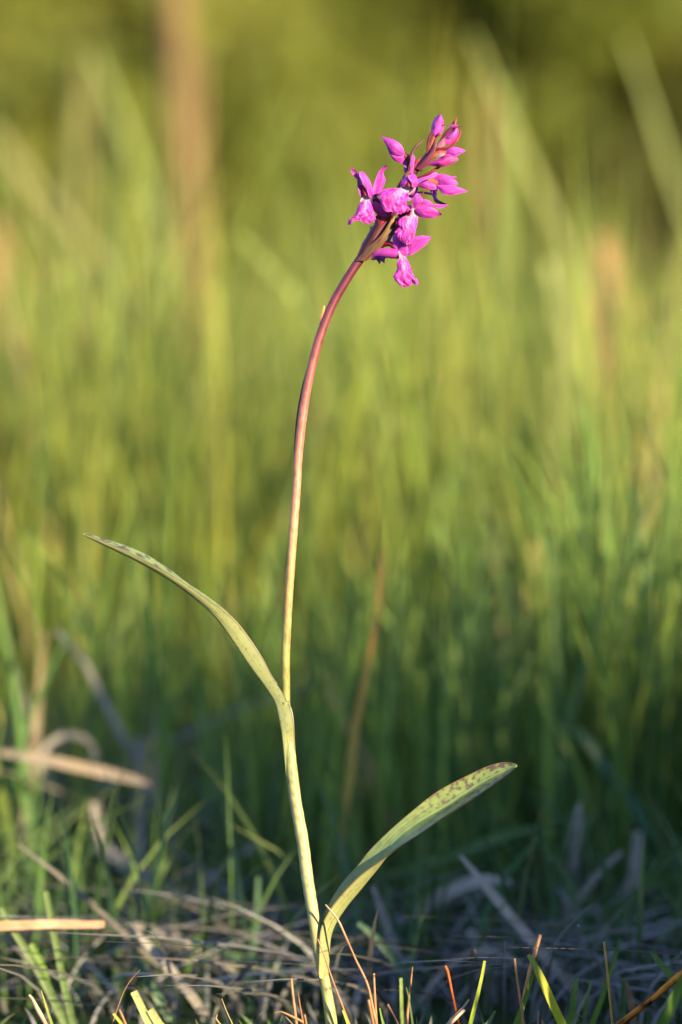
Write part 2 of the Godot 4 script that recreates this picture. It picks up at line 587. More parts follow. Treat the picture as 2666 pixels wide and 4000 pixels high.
func build_meadow() -> void:
	var green := [Color(0.22, 0.29, 0.042), Color(0.175, 0.255, 0.042), Color(0.29, 0.32, 0.055), Color(0.12, 0.205, 0.05)]
	var dry := [Color(0.33, 0.25, 0.11), Color(0.37, 0.29, 0.13), Color(0.29, 0.21, 0.10)]
	field("tall_grass", "sunlit tall green grass filling the middle distance behind the flower", "grass", 24000, 21, func():
		var z := -0.36 - 1.25 * rng.randf()
		return Vector3(rng.randf_range(-half_width(z) - 0.4, half_width(z) + 0.45), 0, z),
		Vector2(0.13, 0.28), Vector2(0.0016, 0.0034), Vector2(0.03, 0.3), green, {"dry": dry, "dry_share": 0.04})
	field("far_grass", "sunlit tall yellow green grass of the meadow in front of the bushes", "grass", 60000, 22, func():
		var z := -1.5 - 4.2 * pow(rng.randf(), 0.85)
		return Vector3(rng.randf_range(-half_width(z) - 0.9, half_width(z) + 0.9), 0, z),
		Vector2(0.17, 0.36), Vector2(0.0026, 0.006), Vector2(0.03, 0.35), green, {"dry": dry, "dry_share": 0.06, "seg": 4})
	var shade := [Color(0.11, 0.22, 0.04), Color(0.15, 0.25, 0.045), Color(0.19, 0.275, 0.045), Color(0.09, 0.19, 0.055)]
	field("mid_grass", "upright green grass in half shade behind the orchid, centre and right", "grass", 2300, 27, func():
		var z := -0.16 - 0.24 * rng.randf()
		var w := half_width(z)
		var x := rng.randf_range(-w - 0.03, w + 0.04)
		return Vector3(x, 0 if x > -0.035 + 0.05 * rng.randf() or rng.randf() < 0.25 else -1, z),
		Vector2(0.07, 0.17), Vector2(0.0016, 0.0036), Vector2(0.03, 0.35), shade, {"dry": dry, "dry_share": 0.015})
	# the sward at the right of the lens, out of the picture: it shades the ground behind the orchid
	var slope := tan(deg_to_rad(SUN_AZ))
	var side := {"dry": dry, "dry_share": 0.1}
	field("side_grass", "tall grass standing beside the view at the right", "grass", 5000, 23, func():
		var z := rng.randf_range(0.14, 0.6)
		return Vector3(maxf(half_width(z) + 0.03, z * slope + 0.07) + 0.5 * rng.randf(), 0, z),
		Vector2(0.16, 0.265), Vector2(0.003, 0.006), Vector2(0.02, 0.11), green, side)
	field("side_grass", "lower grass standing beside the orchid, right of the view", "grass", 1300, 24, func():
		var z := rng.randf_range(-0.06, 0.14)
		return Vector3(half_width(z) + 0.03 + 0.5 * rng.randf(), 0, z),
		Vector2(0.05, 0.09) , Vector2(0.003, 0.005), Vector2(0.02, 0.2), green, side)
	field("side_grass", "tall grass standing outside the view at the right, behind the orchid", "grass", 1500, 26, func():
		var z := rng.randf_range(-0.5, -0.06)
		return Vector3(half_width(z) + 0.03 + 0.45 * rng.randf(), 0, z),
		Vector2(0.09, 0.155), Vector2(0.003, 0.006), Vector2(0.02, 0.2), green, side)
	field("side_grass", "tall grass standing behind the camera", "grass", 3600, 25, func():
		var z := rng.randf_range(1.15, 1.75)
		return Vector3(rng.randf_range(z * slope - 0.62, z * slope - 0.1), 0, z),
		Vector2(0.40, 0.56), Vector2(0.004, 0.008), Vector2(0.01, 0.1), green, side)

# ---------------------------------------------------------------- single stems that stand out of the blur
func build_background_stems() -> void:
	rng.seed = 31
	var tan1 := Color(0.27, 0.185, 0.085)
	var tan2 := Color(0.215, 0.155, 0.07)
	var pale := Color(0.22, 0.215, 0.08)
	var gr := Color(0.19, 0.25, 0.05)
	var gr2 := Color(0.14, 0.215, 0.045)
	blade("dead_stalk", "thick tall tan dead stalk rising to the top edge, left", "stalk", VIEW, [395, -300, 405, 0, 415, 250, 428, 500, 425, 760], [-1050], [64, 64, 66, 62, 50], [tan2, tan2, tan2], {"m": "dry", "round": true})
	blade("dead_stalk", "thin tan dead stalk beside the thick tall one, leaning to it", "stalk", VIEW, [455, 120, 460, 420, 470, 800], [-1000], [22, 28, 30], [tan2, tan2], {"m": "dry", "round": true})
	blade("dead_leaf", "salmon dead leaf standing among grass at the right edge", "leaf", VIEW, [1385, 545, 1392, 620, 1388, 700, 1385, 800], [-700], [40, 78, 70, 30], [Color(0.30, 0.19, 0.095), Color(0.26, 0.175, 0.08)], {"m": "dry"})
	blade("dead_leaf", "rusty dead leaf tip at the left edge, upper half", "leaf", VIEW, [-10, 500, 12, 560, -6, 620, -30, 700], [-700], [30, 60, 60, 40], [Color(0.27, 0.16, 0.075), tan1], {"m": "dry"})
	blade("dead_leaf", "small orange dead tip at the left edge by mid height", "leaf", VIEW, [2, 890, 4, 930, -4, 975, -10, 1060], [-500], [20, 44, 36, 20], [Color(0.42, 0.25, 0.08), tan1], {"m": "dry"})
	blade("seed_head", "pale tan grass seed head high up at the upper left", "seed head", VIEW, [188, 130, 187, 170, 186, 215, 184, 420, 190, 700], [-950], [18, 50, 36, 10, 10], [pale, pale, tan2], {"m": "dry", "round": true})
	blade("green_shoot", "pale green grass stem slanting across the upper left, highest of these", "grass blade", VIEW, [215, 120, 290, 300, 365, 520, 400, 700], [-800], [12, 24, 28, 28], [gr, gr2])
	blade("green_shoot", "tan grass stem slanting down from the left edge", "grass blade", VIEW, [-20, 290, 120, 470, 270, 640, 390, 800], [-800], [18, 24, 24, 24], [pale, tan2])
	blade("green_shoot", "yellow green grass stem slanting from the left edge behind the tan one", "grass blade", VIEW, [20, 380, 140, 590, 230, 760, 290, 900], [-700], [12, 24, 26, 26], [Color(0.21, 0.22, 0.06), gr])
	blade("dead_stalk", "grey brown dead blade slanting at left, middle height", "stalk", VIEW, [85, 590, 160, 780, 215, 950, 280, 1180], [-600], [18, 26, 30, 34], [tan2, Color(0.25, 0.17, 0.1)], {"m": "dry"})
	blade("green_shoot", "long pale green blade slanting behind the bend of the orchid stem", "grass blade", VIEW, [555, 545, 680, 680, 790, 800, 900, 960], [-420], [12, 30, 36, 34], [gr, gr])
	blade("green_shoot", "tall yellow green blade reaching up right of the flower spike", "grass blade", VIEW, [1085, 80, 1150, 230, 1240, 430, 1310, 620, 1330, 850], [-650], [8, 18, 24, 32, 34], [Color(0.2, 0.245, 0.05), gr])
	blade("green_shoot", "upright green blade just left of the tall yellow green one", "grass blade", VIEW, [1165, 190, 1160, 330, 1150, 480, 1165, 800], [-800], [12, 24, 28, 30], [gr2, gr2])
	blade("dead_stalk", "short reddish dead stem right of the flower spike", "stalk", VIEW, [1112, 200, 1120, 330, 1135, 480, 1160, 760], [-900], [10, 20, 24, 24], [tan2, Color(0.25, 0.16, 0.07)], {"m": "dry"})
	blade("green_shoot", "green blade slanting at the upper right edge", "grass blade", VIEW, [1440, 90, 1500, 260, 1550, 420, 1600, 560], [-650], [8, 16, 20, 22], [gr, gr2])
	blade("green_shoot", "broad bright pale green blade right of centre", "grass blade", VIEW, [1262, 600, 1290, 720, 1300, 860, 1290, 1100], [-480], [20, 52, 60, 46], [Color(0.23, 0.27, 0.08), gr])
	blade("green_shoot", "upright pale blade at the right, lit, beside the darker gap", "grass blade", VIEW, [1232, 1240, 1228, 1330, 1210, 1450, 1190, 1640], [-300], [20, 38, 40, 34], [Color(0.26, 0.25, 0.07), gr2])
	blade("green_shoot", "yellow green kinked blade at lower right with a lit top", "grass blade", VIEW, [1275, 1310, 1262, 1450, 1240, 1560, 1262, 1700, 1270, 1800], [-250], [14, 30, 30, 28, 26], [Color(0.26, 0.25, 0.03), Color(0.13, 0.17, 0.03)])
	blade("green_shoot", "orange tipped blade turning green below, right of the stem", "grass blade", VIEW, [876, 1270, 868, 1410, 845, 1530, 815, 1680, 800, 1800, 785, 1920], [-120], [6, 13, 18, 23, 22, 20], [Color(0.16, 0.09, 0.03), Color(0.50, 0.29, 0.06), Color(0.42, 0.30, 0.06), Color(0.10, 0.15, 0.03), Color(0.08, 0.13, 0.03)])

# ---------------------------------------------------------------- the shaded sward and dead blades just behind the orchid
func build_litter() -> void:
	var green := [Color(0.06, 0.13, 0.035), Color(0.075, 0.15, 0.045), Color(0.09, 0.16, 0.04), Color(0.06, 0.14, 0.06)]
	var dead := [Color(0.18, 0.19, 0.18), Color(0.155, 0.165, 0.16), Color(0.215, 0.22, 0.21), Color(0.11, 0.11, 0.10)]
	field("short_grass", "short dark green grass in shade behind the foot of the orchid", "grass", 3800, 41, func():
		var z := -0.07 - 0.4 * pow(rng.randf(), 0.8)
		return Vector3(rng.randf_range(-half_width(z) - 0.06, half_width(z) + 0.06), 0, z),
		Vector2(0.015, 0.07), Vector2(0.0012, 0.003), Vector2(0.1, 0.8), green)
	field("dead_grass", "flattened grey dead grass lying between the green blades", "dead grass", 2000, 42, func():
		var z := -0.045 - 0.36 * rng.randf()
		return Vector3(rng.randf_range(-half_width(z) - 0.06, half_width(z) + 0.06), 0, z),
		Vector2(0.018, 0.045), Vector2(0.0008, 0.0024), Vector2(0.6, 2.8), dead, {"m": "dry", "seg": 6})
	field("dead_tangle", "upright tangle of thin pale grey dead grass at the lower left", "dead grass", 480, 45, func():
		var z := -0.19 - 0.2 * rng.randf()
		return Vector3(rng.randf_range(-half_width(z) - 0.03, -0.02 - 0.02 * rng.randf()), 0, z),
		Vector2(0.03, 0.1), Vector2(0.001, 0.0028), Vector2(0.2, 1.2), [Color(0.20, 0.205, 0.195), Color(0.16, 0.165, 0.155), Color(0.22, 0.22, 0.2)], {"m": "dry", "seg": 6})
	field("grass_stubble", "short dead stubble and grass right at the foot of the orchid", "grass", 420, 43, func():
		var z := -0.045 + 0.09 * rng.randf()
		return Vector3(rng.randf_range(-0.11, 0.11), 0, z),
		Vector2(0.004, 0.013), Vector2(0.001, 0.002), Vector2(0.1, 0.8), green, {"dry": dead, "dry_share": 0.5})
	rng.seed = 44
	var gy := Color(0.36, 0.345, 0.29)
	var gy2 := Color(0.25, 0.24, 0.205)
	var bg := Color(0.07, 0.15, 0.045)
	var bg2 := Color(0.06, 0.14, 0.07)
	var dg := "dead blades in the shaded sward"
	var d := {"m": "dry", "group": dg}
	var g := {"group": "green blades in the shaded sward"}
	# right
	blade("dead_straw", "straight pale grey dead blade slanting down to the right, lower right", "dead blade", LOW_R, [548, 50, 640, 160, 780, 330, 900, 470, 1010, 600], [-70], [12, 44, 48, 48, 44], [gy, Color(0.36, 0.31, 0.25), gy2], d)
	blade("dead_straw", "arching pale dead blade under the right leaf", "dead blade", LOW_R, [780, 170, 650, 160, 540, 190, 400, 270, 290, 370, 235, 450], [-110], [20, 60, 62, 58, 50, 40], [gy, gy, gy2], d)
	blade("dead_straw", "grey dead blade leaning left just right of the orchid leaf base", "dead blade", LOW_R, [145, 190, 190, 320, 245, 480, 270, 560], [-80], [24, 44, 46, 40], [gy2, gy2], d)
	blade("dead_straw", "bluish grey short dead blade below the arching one", "dead blade", LOW_R, [585, 390, 640, 470, 670, 560, 690, 660], [-90], [40, 66, 60, 40], [Color(0.30, 0.29, 0.27), gy2], d)
	blade("dead_straw", "low curved grey dead blade near the right bottom edge", "dead blade", LOW_R, [860, 560, 700, 490, 560, 510, 450, 600, 380, 690], [-60], [14, 34, 36, 32, 26], [gy2, gy2], d)
	blade("dead_straw", "upright grey dead blade at the far right, wide", "dead blade", LOW_R, [1362, -60, 1350, 80, 1330, 190, 1240, 300, 1150, 400], [-140], [40, 62, 50, 36, 30], [gy, gy2], d)
	blade("dead_straw", "thin grey arching dead blade left of the wide upright one", "dead blade", LOW_R, [1290, 30, 1200, 110, 1110, 220, 1040, 330, 980, 420], [-110], [26, 32, 32, 28, 24], [gy2, gy2], d)
	blade("dead_straw", "long level grey dead blade crossing at the right", "dead blade", LOW_R, [1568, 430, 1380, 400, 1200, 385, 1010, 410, 830, 440, 660, 470], [-110], [28, 30, 26, 26, 26, 20], [gy2, gy2, gy2], {"m": "dry", "group": dg, "root": false})
	blade("dead_straw", "upright greyish dead blade at right, small, below the blue green blade", "dead blade", MID_R, [1095, 630, 1085, 720, 1068, 830, 1060, 900], [-140], [30, 66, 66, 50], [gy, gy2], d)
	blade("green_shoot", "dark green blade lying across behind the right leaf", "grass blade", RIGHT, [1640, 575, 1400, 640, 1150, 735, 900, 820, 700, 880, 520, 930], [-120], [34, 66, 72, 66, 56, 40], [bg, bg, Color(0.07, 0.13, 0.03)], {"group": "green blades in the shaded sward", "root": false})
	blade("green_shoot", "blue green blade slanting down at the right", "grass blade", MID_R, [1085, 290, 1180, 420, 1300, 580, 1400, 730], [-160], [30, 60, 74, 70], [bg2, bg2], g)
	blade("green_shoot", "bright green blade entering from the right edge, lower right", "grass blade", LOW_R, [1640, 120, 1520, 145, 1400, 190, 1300, 260], [-130], [36, 54, 50, 40], [Color(0.07, 0.14, 0.025), bg], g)
	blade("green_shoot", "upright green blade right of the right leaf tip", "grass blade", MID_R, [1030, 150, 1025, 350, 1020, 600, 1015, 900], [-220], [30, 60, 64, 60], [Color(0.09, 0.15, 0.03), bg], g)
	blade("green_shoot", "leaning green blade close to the right edge", "grass blade", MID_R, [1568, 130, 1520, 330, 1450, 560, 1400, 780], [-210], [30, 50, 56, 56], [bg, bg], g)
	blade("green_shoot", "bright upright green blade left of the leaning one at right", "grass blade", MID_R, [1270, 200, 1250, 400, 1235, 600, 1230, 850], [-240], [36, 60, 64, 60], [Color(0.08, 0.16, 0.025), bg], g)
	blade("green_shoot", "blue green low blade curving right of the orchid foot", "grass blade", LOW_R, [80, 360, 170, 440, 260, 550, 330, 680, 430, 823], [-60], [20, 40, 46, 44, 40], [bg2, bg2], g)
	# left
	blade("dead_straw", "level tan dead blade with a sunlit end at left, mid low", "dead blade", MID_L, [0, 400, 180, 425, 340, 460, 520, 500, 700, 545], [-140], [30, 46, 52, 52, 24], [Color(0.2, 0.18, 0.14), Color(0.24, 0.21, 0.16), Color(0.25, 0.205, 0.145), Color(0.22, 0.185, 0.14), Color(0.18, 0.16, 0.13)], {"m": "dry", "group": dg, "root": false})
	blade("dead_straw", "tan upright dead stem at left", "dead blade", MID_L, [205, -160, 185, 80, 165, 320, 130, 620, 110, 800], [-170], [20, 34, 38, 40, 40], [Color(0.22, 0.17, 0.09), gy2], d)
	blade("dead_straw", "curved tan dead blade tip at left with its top bent left", "dead blade", VIEW, [130, 1450, 165, 1485, 200, 1530, 225, 1580], [-180], [10, 17, 17, 14], [gy2, gy2], d)
	blade("dead_straw", "grey dead blade hoop at left", "dead blade", MID_L, [190, 500, 205, 390, 270, 330, 350, 320, 420, 360, 440, 440], [-170], [26, 30, 30, 30, 30, 26], [gy2, gy2, gy2], {"m": "dry", "group": dg, "root": false})
	blade("dead_straw", "upright grey dead blade left of the orchid stem, rightmost of three", "dead blade", MID_L, [755, 180, 725, 320, 710, 470, 755, 620, 780, 760], [-190], [40, 62, 66, 62, 50], [gy2, gy2], d)
	blade("dead_straw", "upright grey dead blade left of the orchid stem, middle of three", "dead blade", MID_L, [640, 330, 640, 500, 640, 680, 630, 840], [-180], [44, 60, 60, 50], [gy2, gy, gy2], d)
	blade("dead_straw", "bent grey blue dead blade left, leftmost of three and bent at the foot", "dead blade", MID_L, [440, 620, 455, 740, 490, 840, 590, 905, 680, 960], [-150], [40, 56, 56, 50, 40], [Color(0.28, 0.26, 0.24), gy2], d)
	blade("dead_straw", "tan dead blade slanting down right at far left", "dead blade", LOW_L, [85, 0, 200, 85, 320, 180, 450, 295, 520, 360], [-75], [12, 20, 22, 22, 18], [Color(0.15, 0.145, 0.12), Color(0.15, 0.145, 0.12)], d)
	blade("dead_straw", "long grey dead blade rising to the right toward the orchid stem", "dead blade", LOW_L, [1180, -10, 1020, 110, 880, 220, 770, 340], [-140], [22, 44, 50, 44], [gy2, gy2], d)
	blade("dead_straw", "broad grey dead blade slanting down right, left of centre", "dead blade", LOW_L, [430, 0, 560, 90, 690, 190, 790, 290], [-170], [36, 60, 64, 50], [gy2, gy2], d)
	blade("dead_straw", "low grey dead blade running down right toward the bottom edge", "dead blade", LOW_L, [600, 380, 720, 500, 820, 620, 900, 720, 960, 823], [-60], [16, 40, 44, 44, 40], [gy2, gy2], d)
	blade("dead_straw", "long low grey dead blade running from the middle left to the orchid foot", "dead blade", LOW_L, [480, 340, 650, 380, 850, 440, 1050, 560, 1200, 700], [-90], [20, 36, 40, 40, 30], [gy2, gy2], d)
	blade("green_shoot", "soft green blade leaning right at left, first from left", "grass blade", MID_L, [500, -40, 460, 110, 400, 250, 350, 400, 310, 560], [-200], [20, 40, 46, 46, 40], [Color(0.12, 0.15, 0.045), Color(0.08, 0.13, 0.04)], g)
	blade("green_shoot", "soft green blade leaning right at left, second from left", "grass blade", MID_L, [770, -60, 735, 60, 685, 200, 650, 320, 620, 460], [-200], [18, 38, 42, 40, 34], [Color(0.12, 0.16, 0.045), Color(0.08, 0.13, 0.04)], g)
	blade("green_shoot", "dark green slim blade standing behind the hair thin stalk", "grass blade", LOW_L, [610, 480, 660, 590, 730, 710, 800, 830], [-60], [20, 40, 42, 40], [bg2, bg2], g)
	blade("green_shoot", "faint upright green blade left of the orchid foot", "grass blade", LOW_L, [1188, 150, 1182, 330, 1165, 560, 1145, 823], [-95], [16, 32, 36, 36], [bg2, bg2], g)
	blade("green_shoot", "long low green blade running down to the orchid foot from the left", "grass blade", LOW_L, [880, 430, 1030, 500, 1200, 560, 1420, 620], [-90], [30, 50, 50, 44], [bg2, bg2], g)

# ---------------------------------------------------------------- sharp tips along the bottom edge
func build_foreground() -> void:
	rng.seed = 51
	var lg := Color(0.30, 0.36, 0.035)
	var mg := Color(0.12, 0.22, 0.03)
	var dk := Color(0.06, 0.12, 0.03)
	var tn := Color(0.44, 0.25, 0.13)
	var tn2 := Color(0.36, 0.20, 0.10)
	var rb := Color(0.30, 0.075, 0.025)
	var pale := Color(0.55, 0.42, 0.30)
	var b := "grass tips along the bottom edge"
	var s := "dead stalks along the bottom edge"
	var ro := {"m": "dry", "round": true, "group": s}
	var gr := {"group": b}
	blade("dead_straw", "level sunlit salmon dead blade entering from the left edge", "dead blade", LOW_L, [-120, 382, 60, 372, 250, 366, 400, 368, 482, 366], [-42], [40, 44, 42, 40, 34], [Color(0.55, 0.32, 0.19), Color(0.55, 0.34, 0.2), Color(0.45, 0.27, 0.16)], {"m": "dry", "root": false, "face": Vector3(0.3, 0.4, 1.0)})
	blade("green_shoot", "soft green blade at the left edge, leftmost, leaning left", "grass blade", LOW_L, [5, 290, 60, 390, 130, 500, 210, 640, 300, 823], [-45], [20, 30, 34, 38, 40], [Color(0.09, 0.15, 0.04), Color(0.08, 0.15, 0.035)], gr)
	blade("green_shoot", "soft green upright blade crossing the level salmon one", "grass blade", LOW_L, [212, 215, 232, 330, 262, 480, 295, 640, 335, 823], [-45], [26, 30, 30, 32, 34], [Color(0.09, 0.15, 0.04), Color(0.08, 0.15, 0.035)], gr)
	blade("green_shoot", "short soft green blade between the two at left", "grass blade", LOW_L, [145, 455, 185, 540, 230, 660, 290, 823], [-48], [24, 36, 38, 36], [mg, mg], gr)
	blade("green_shoot", "broad blurred dark green blade in the lower left corner", "grass blade", LOW_L, [85, 430, 95, 560, 95, 700, 95, 823], [-120], [50, 110, 120, 110], [Color(0.09, 0.16, 0.06), dk], gr)
	blade("dead_stalk", "brown stalk with a frayed whitish tip, lower left", "stalk", LOW_L, [134, 690, 148, 705, 165, 740, 190, 785, 214, 830], [3], [12, 24, 20, 16, 16], [pale, pale, tn2, rb, Color(0.1, 0.05, 0.03)], ro)
	blade("green_shoot", "slim bright green tip right of the frayed stalk", "grass blade", LOW_L, [190, 668, 205, 715, 222, 770, 242, 830], [3], [3, 10, 14, 15], [lg, mg], gr)
	blade("dead_stalk", "hair thin curved tan stalk, lower left", "stalk", LOW_L, [646, 574, 610, 612, 575, 665, 545, 740, 515, 830], [0], [2, 4, 5, 6, 7], [tn2, tn2], ro)
	blade("green_shoot", "yellow green slanted tip at the base of the hair thin stalk", "grass blade", LOW_L, [522, 775, 540, 798, 565, 830], [4], [12, 20, 22], [lg, lg], gr)
	blade("dead_stalk", "short orange brown stub by the hair thin stalk", "stalk", LOW_L, [549, 758, 562, 785, 580, 830], [4], [10, 15, 15], [tn, rb], ro)
	blade("green_shoot", "cut pale green blade, taller of the pair, left of centre", "grass blade", LOW_L, [615, 674, 640, 725, 690, 830], [-14], [34, 36, 38], [Color(0.30, 0.36, 0.12), Color(0.28, 0.34, 0.1)], gr)
	blade("green_shoot", "cut pale green blade, shorter of the pair, left of centre", "grass blade", LOW_L, [690, 758, 710, 790, 735, 830], [-14], [34, 40, 42], [Color(0.34, 0.38, 0.13), Color(0.28, 0.34, 0.1)], gr)
	blade("dead_stalk", "tiny curled tan tip between the hair thin stalk and orchid", "stalk", LOW_L, [999, 780, 994, 800, 1016, 830], [3], [6, 12, 12], [tn, tn], ro)
	blade("dead_stalk", "thread thin pale stalk left of the orchid foot", "stalk", LOW_L, [1020, 706, 1040, 760, 1072, 830], [3], [4, 5, 7], [Color(0.4, 0.36, 0.16), Color(0.36, 0.36, 0.14)], ro)
	blade("dead_stalk", "straight orange tan stalk close left of the orchid foot", "stalk", LOW_L, [1339, 614, 1347, 690, 1364, 830], [4], [11, 14, 16], [tn, tn, tn2], ro)
	blade("dead_stalk", "thin pointed brown stalk between straight stalk and orchid", "stalk", LOW_L, [1371, 676, 1380, 740, 1396, 830], [5], [3, 9, 12], [tn2, rb], ro)
	blade("dead_stalk", "tan stalk lying across at the orchid foot", "stalk", LOW_L, [1265, 772, 1295, 768, 1340, 788, 1395, 815], [7], [3, 8, 12, 13], [tn2, tn, tn], {"m": "dry", "round": true, "group": s, "root": false})
	blade("dead_stalk", "short grey stalk under the lying one", "stalk", LOW_L, [1295, 765, 1318, 795, 1350, 830], [6], [6, 9, 9], [Color(0.2, 0.18, 0.15), Color(0.15, 0.13, 0.1)], ro)
	blade("dead_stalk", "stubby dark brown stalk beside the orchid foot", "stalk", LOW_L, [1400, 780, 1410, 830], [5], [10, 12], [tn2, Color(0.12, 0.08, 0.05)], ro)
	# right of the foot
	blade("dead_stalk", "long thin tan stalk arching across the base of the right leaf", "stalk", RIGHT, [213, 1104, 262, 1160, 305, 1220, 345, 1310, 385, 1400, 420, 1480, 500, 1650, 545, 1850], [7], [10, 16, 15, 15, 17, 18, 22, 24], [pale, tn, tn, tn, tn2], {"m": "dry", "round": true, "group": s, "n": 30})
	blade("dead_stalk", "thin dark tan stalk in front of the orchid foot", "stalk", RIGHT, [160, 1338, 185, 1400, 215, 1480, 262, 1620, 300, 1720], [6], [7, 11, 13, 17, 15], [tn, tn2, tn2, Color(0.16, 0.08, 0.05)], ro)
	blade("green_shoot", "short yellow green tip touching the orchid foot at its right", "grass blade", LOW_R, [8, 760, 20, 790, 36, 830], [7], [8, 18, 22], [lg, lg], gr)
	blade("dead_stalk", "brown upright stalk right of the arching tan one", "stalk", LOW_R, [151, 591, 155, 690, 164, 830], [3], [10, 13, 15], [tn, tn2, rb], ro)
	blade("dead_stalk", "short brown stub under the arching tan stalk", "stalk", LOW_R, [126, 712, 136, 760, 150, 830], [5], [15, 16, 17], [tn2, Color(0.2, 0.11, 0.07)], ro)
	blade("green_shoot", "small green tip beside the short brown stub", "grass blade", LOW_R, [178, 750, 186, 790, 196, 830], [1], [6, 14, 16], [mg, mg], gr)
	blade("green_shoot", "upright soft green cut blade right of the orchid foot", "grass blade", LOW_R, [275, 612, 277, 700, 280, 830], [-18], [14, 17, 18], [Color(0.18, 0.26, 0.06), mg], gr)
	blade("dead_stalk", "dull tan stalk bent at the middle, beside the soft green cut blade", "stalk", LOW_R, [329, 560, 320, 640, 312, 715, 300, 830], [-8], [5, 11, 14, 22], [tn2, tn2, Color(0.25, 0.17, 0.1)], ro)
	blade("green_shoot", "thin dark green tip crossing the bent dull tan stalk", "grass blade", LOW_R, [300, 655, 315, 720, 330, 830], [-6], [4, 9, 12], [dk, dk], gr)
	blade("dead_stalk", "small dark brown stalk leaning left near the bottom", "stalk", LOW_R, [214, 733, 235, 770, 265, 830], [2], [11, 9, 9], [tn2, Color(0.07, 0.04, 0.03)], ro)
	blade("dead_stalk", "red brown stalk with a knobbed tip", "stalk", LOW_R, [478, 556, 492, 590, 508, 670, 526, 755, 544, 830], [4], [16, 13, 13, 14, 15], [Color(0.36, 0.12, 0.04), rb, rb, rb], ro)
	blade("dead_straw", "pale torn dead blade leaning right, upper of two", "dead blade", LOW_R, [588, 710, 550, 760, 486, 830], [5], [8, 17, 20], [Color(0.42, 0.35, 0.28), pale], {"m": "dry", "group": s})
	blade("dead_straw", "pale torn dead blade leaning right, lower of two", "dead blade", LOW_R, [569, 758, 540, 785, 496, 830], [6], [12, 15, 17], [pale, tn], {"m": "dry", "group": s})
	blade("green_shoot", "straight bright green blade right of the red brown stalk", "grass blade", LOW_R, [660, 533, 648, 600, 625, 700, 592, 830], [2], [13, 16, 20, 22], [lg, Color(0.22, 0.32, 0.03), mg], gr)
	blade("green_shoot", "dull green broken blade near the bottom, right of centre", "grass blade", LOW_R, [708, 762, 690, 795, 670, 830], [-6], [10, 26, 32], [Color(0.12, 0.2, 0.09), dk], gr)
	blade("dead_stalk", "thin tan stalk left of the crossing pair", "stalk", LOW_R, [797, 523, 808, 600, 822, 700, 842, 830], [1], [11, 12, 13, 13], [tn, tn2, tn2], ro)
	blade("dead_stalk", "orange tan stalk leaning right behind the bright blade", "stalk", LOW_R, [916, 413, 890, 500, 862, 610, 835, 740, 820, 830], [-4], [17, 21, 22, 22, 22], [tn, Color(0.5, 0.26, 0.1), Color(0.42, 0.24, 0.07), tn2], ro)
	blade("green_shoot", "dark green blade leaning right alongside the orange tan stalk", "grass blade", LOW_R, [908, 515, 880, 600, 845, 710, 800, 830], [-3], [5, 18, 27, 30], [dk, mg, dk], gr)
	blade("green_shoot", "broad yellow green blade leaning left, brightest of the tips", "grass blade", LOW_R, [860, 505, 885, 545, 930, 640, 975, 740, 1018, 830], [3], [20, 38, 40, 40, 40], [Color(0.18, 0.25, 0.05), Color(0.42, 0.44, 0.02), Color(0.40, 0.43, 0.02), Color(0.34, 0.4, 0.025)], gr)
	blade("green_shoot", "stout green cut blade right of the broad yellow green one", "grass blade", LOW_R, [1079, 612, 1068, 700, 1050, 830], [-16], [26, 32, 36], [Color(0.12, 0.2, 0.06), mg, mg], gr)
	blade("green_shoot", "grey green curled blade leaning right", "grass blade", LOW_R, [1152, 640, 1120, 700, 1090, 760, 1066, 830], [-6], [6, 18, 22, 22], [Color(0.16, 0.2, 0.12), Color(0.12, 0.18, 0.1)], gr)
	blade("green_shoot", "small green tip behind the grey green curled blade", "grass blade", LOW_R, [1146, 620, 1135, 690, 1110, 830], [-20], [8, 18, 22], [mg, dk], gr)
	blade("green_shoot", "long soft green blade leaning right at the right", "grass blade", LOW_R, [1280, 435, 1258, 520, 1222, 625, 1190, 725, 1150, 830], [-22], [10, 20, 22, 26, 28], [Color(0.08, 0.15, 0.03), mg, mg], gr)
	blade("dead_stalk", "yellow tan straight stalk crossing the long soft green blade", "stalk", LOW_R, [1210, 446, 1222, 560, 1234, 680, 1248, 830], [2], [12, 12, 13, 13], [Color(0.42, 0.29, 0.1), Color(0.38, 0.27, 0.06), Color(0.36, 0.26, 0.06)], ro)
	blade("green_shoot", "green blade with its tip bent left at the right edge", "grass blade", LOW_R, [1425, 488, 1465, 545, 1520, 612, 1560, 680, 1590, 830], [-24], [20, 36, 40, 40, 40], [Color(0.1, 0.18, 0.04), dk], gr)
	blade("dead_stalk", "thick orange stalk with black blotches slanting in the right corner", "stalk", LOW_R, [1640, 535, 1568, 590, 1470, 675, 1380, 748, 1285, 822], [-3], [34, 33, 32, 30, 28], [Color(0.50, 0.22, 0.03), Color(0.5, 0.2, 0.03), Color(0.36, 0.12, 0.025), Color(0.42, 0.17, 0.03)], {"m": "dry", "round": true, "group": s, "spots": 0.95, "n": 60})
	blade("green_shoot", "blurred dark green blade in front at the right corner", "grass blade", LOW_R, [1580, 600, 1540, 680, 1505, 760, 1470, 840], [30], [34, 54, 60, 60], [mg, dk], gr)
	blade("green_shoot", "blurred green blade left of the orange stalk", "grass blade", LOW_R, [1297, 608, 1296, 690, 1290, 830], [-30], [16, 32, 36], [Color(0.08, 0.15, 0.05), dk], gr)
	blade("dead_straw", "blurred brown dead blade left of the orange stalk", "dead blade", LOW_R, [1295, 615, 1325, 690, 1345, 830], [-34], [20, 36, 34], [Color(0.25, 0.16, 0.09), Color(0.2, 0.13, 0.08)], {"m": "dry", "group": s})
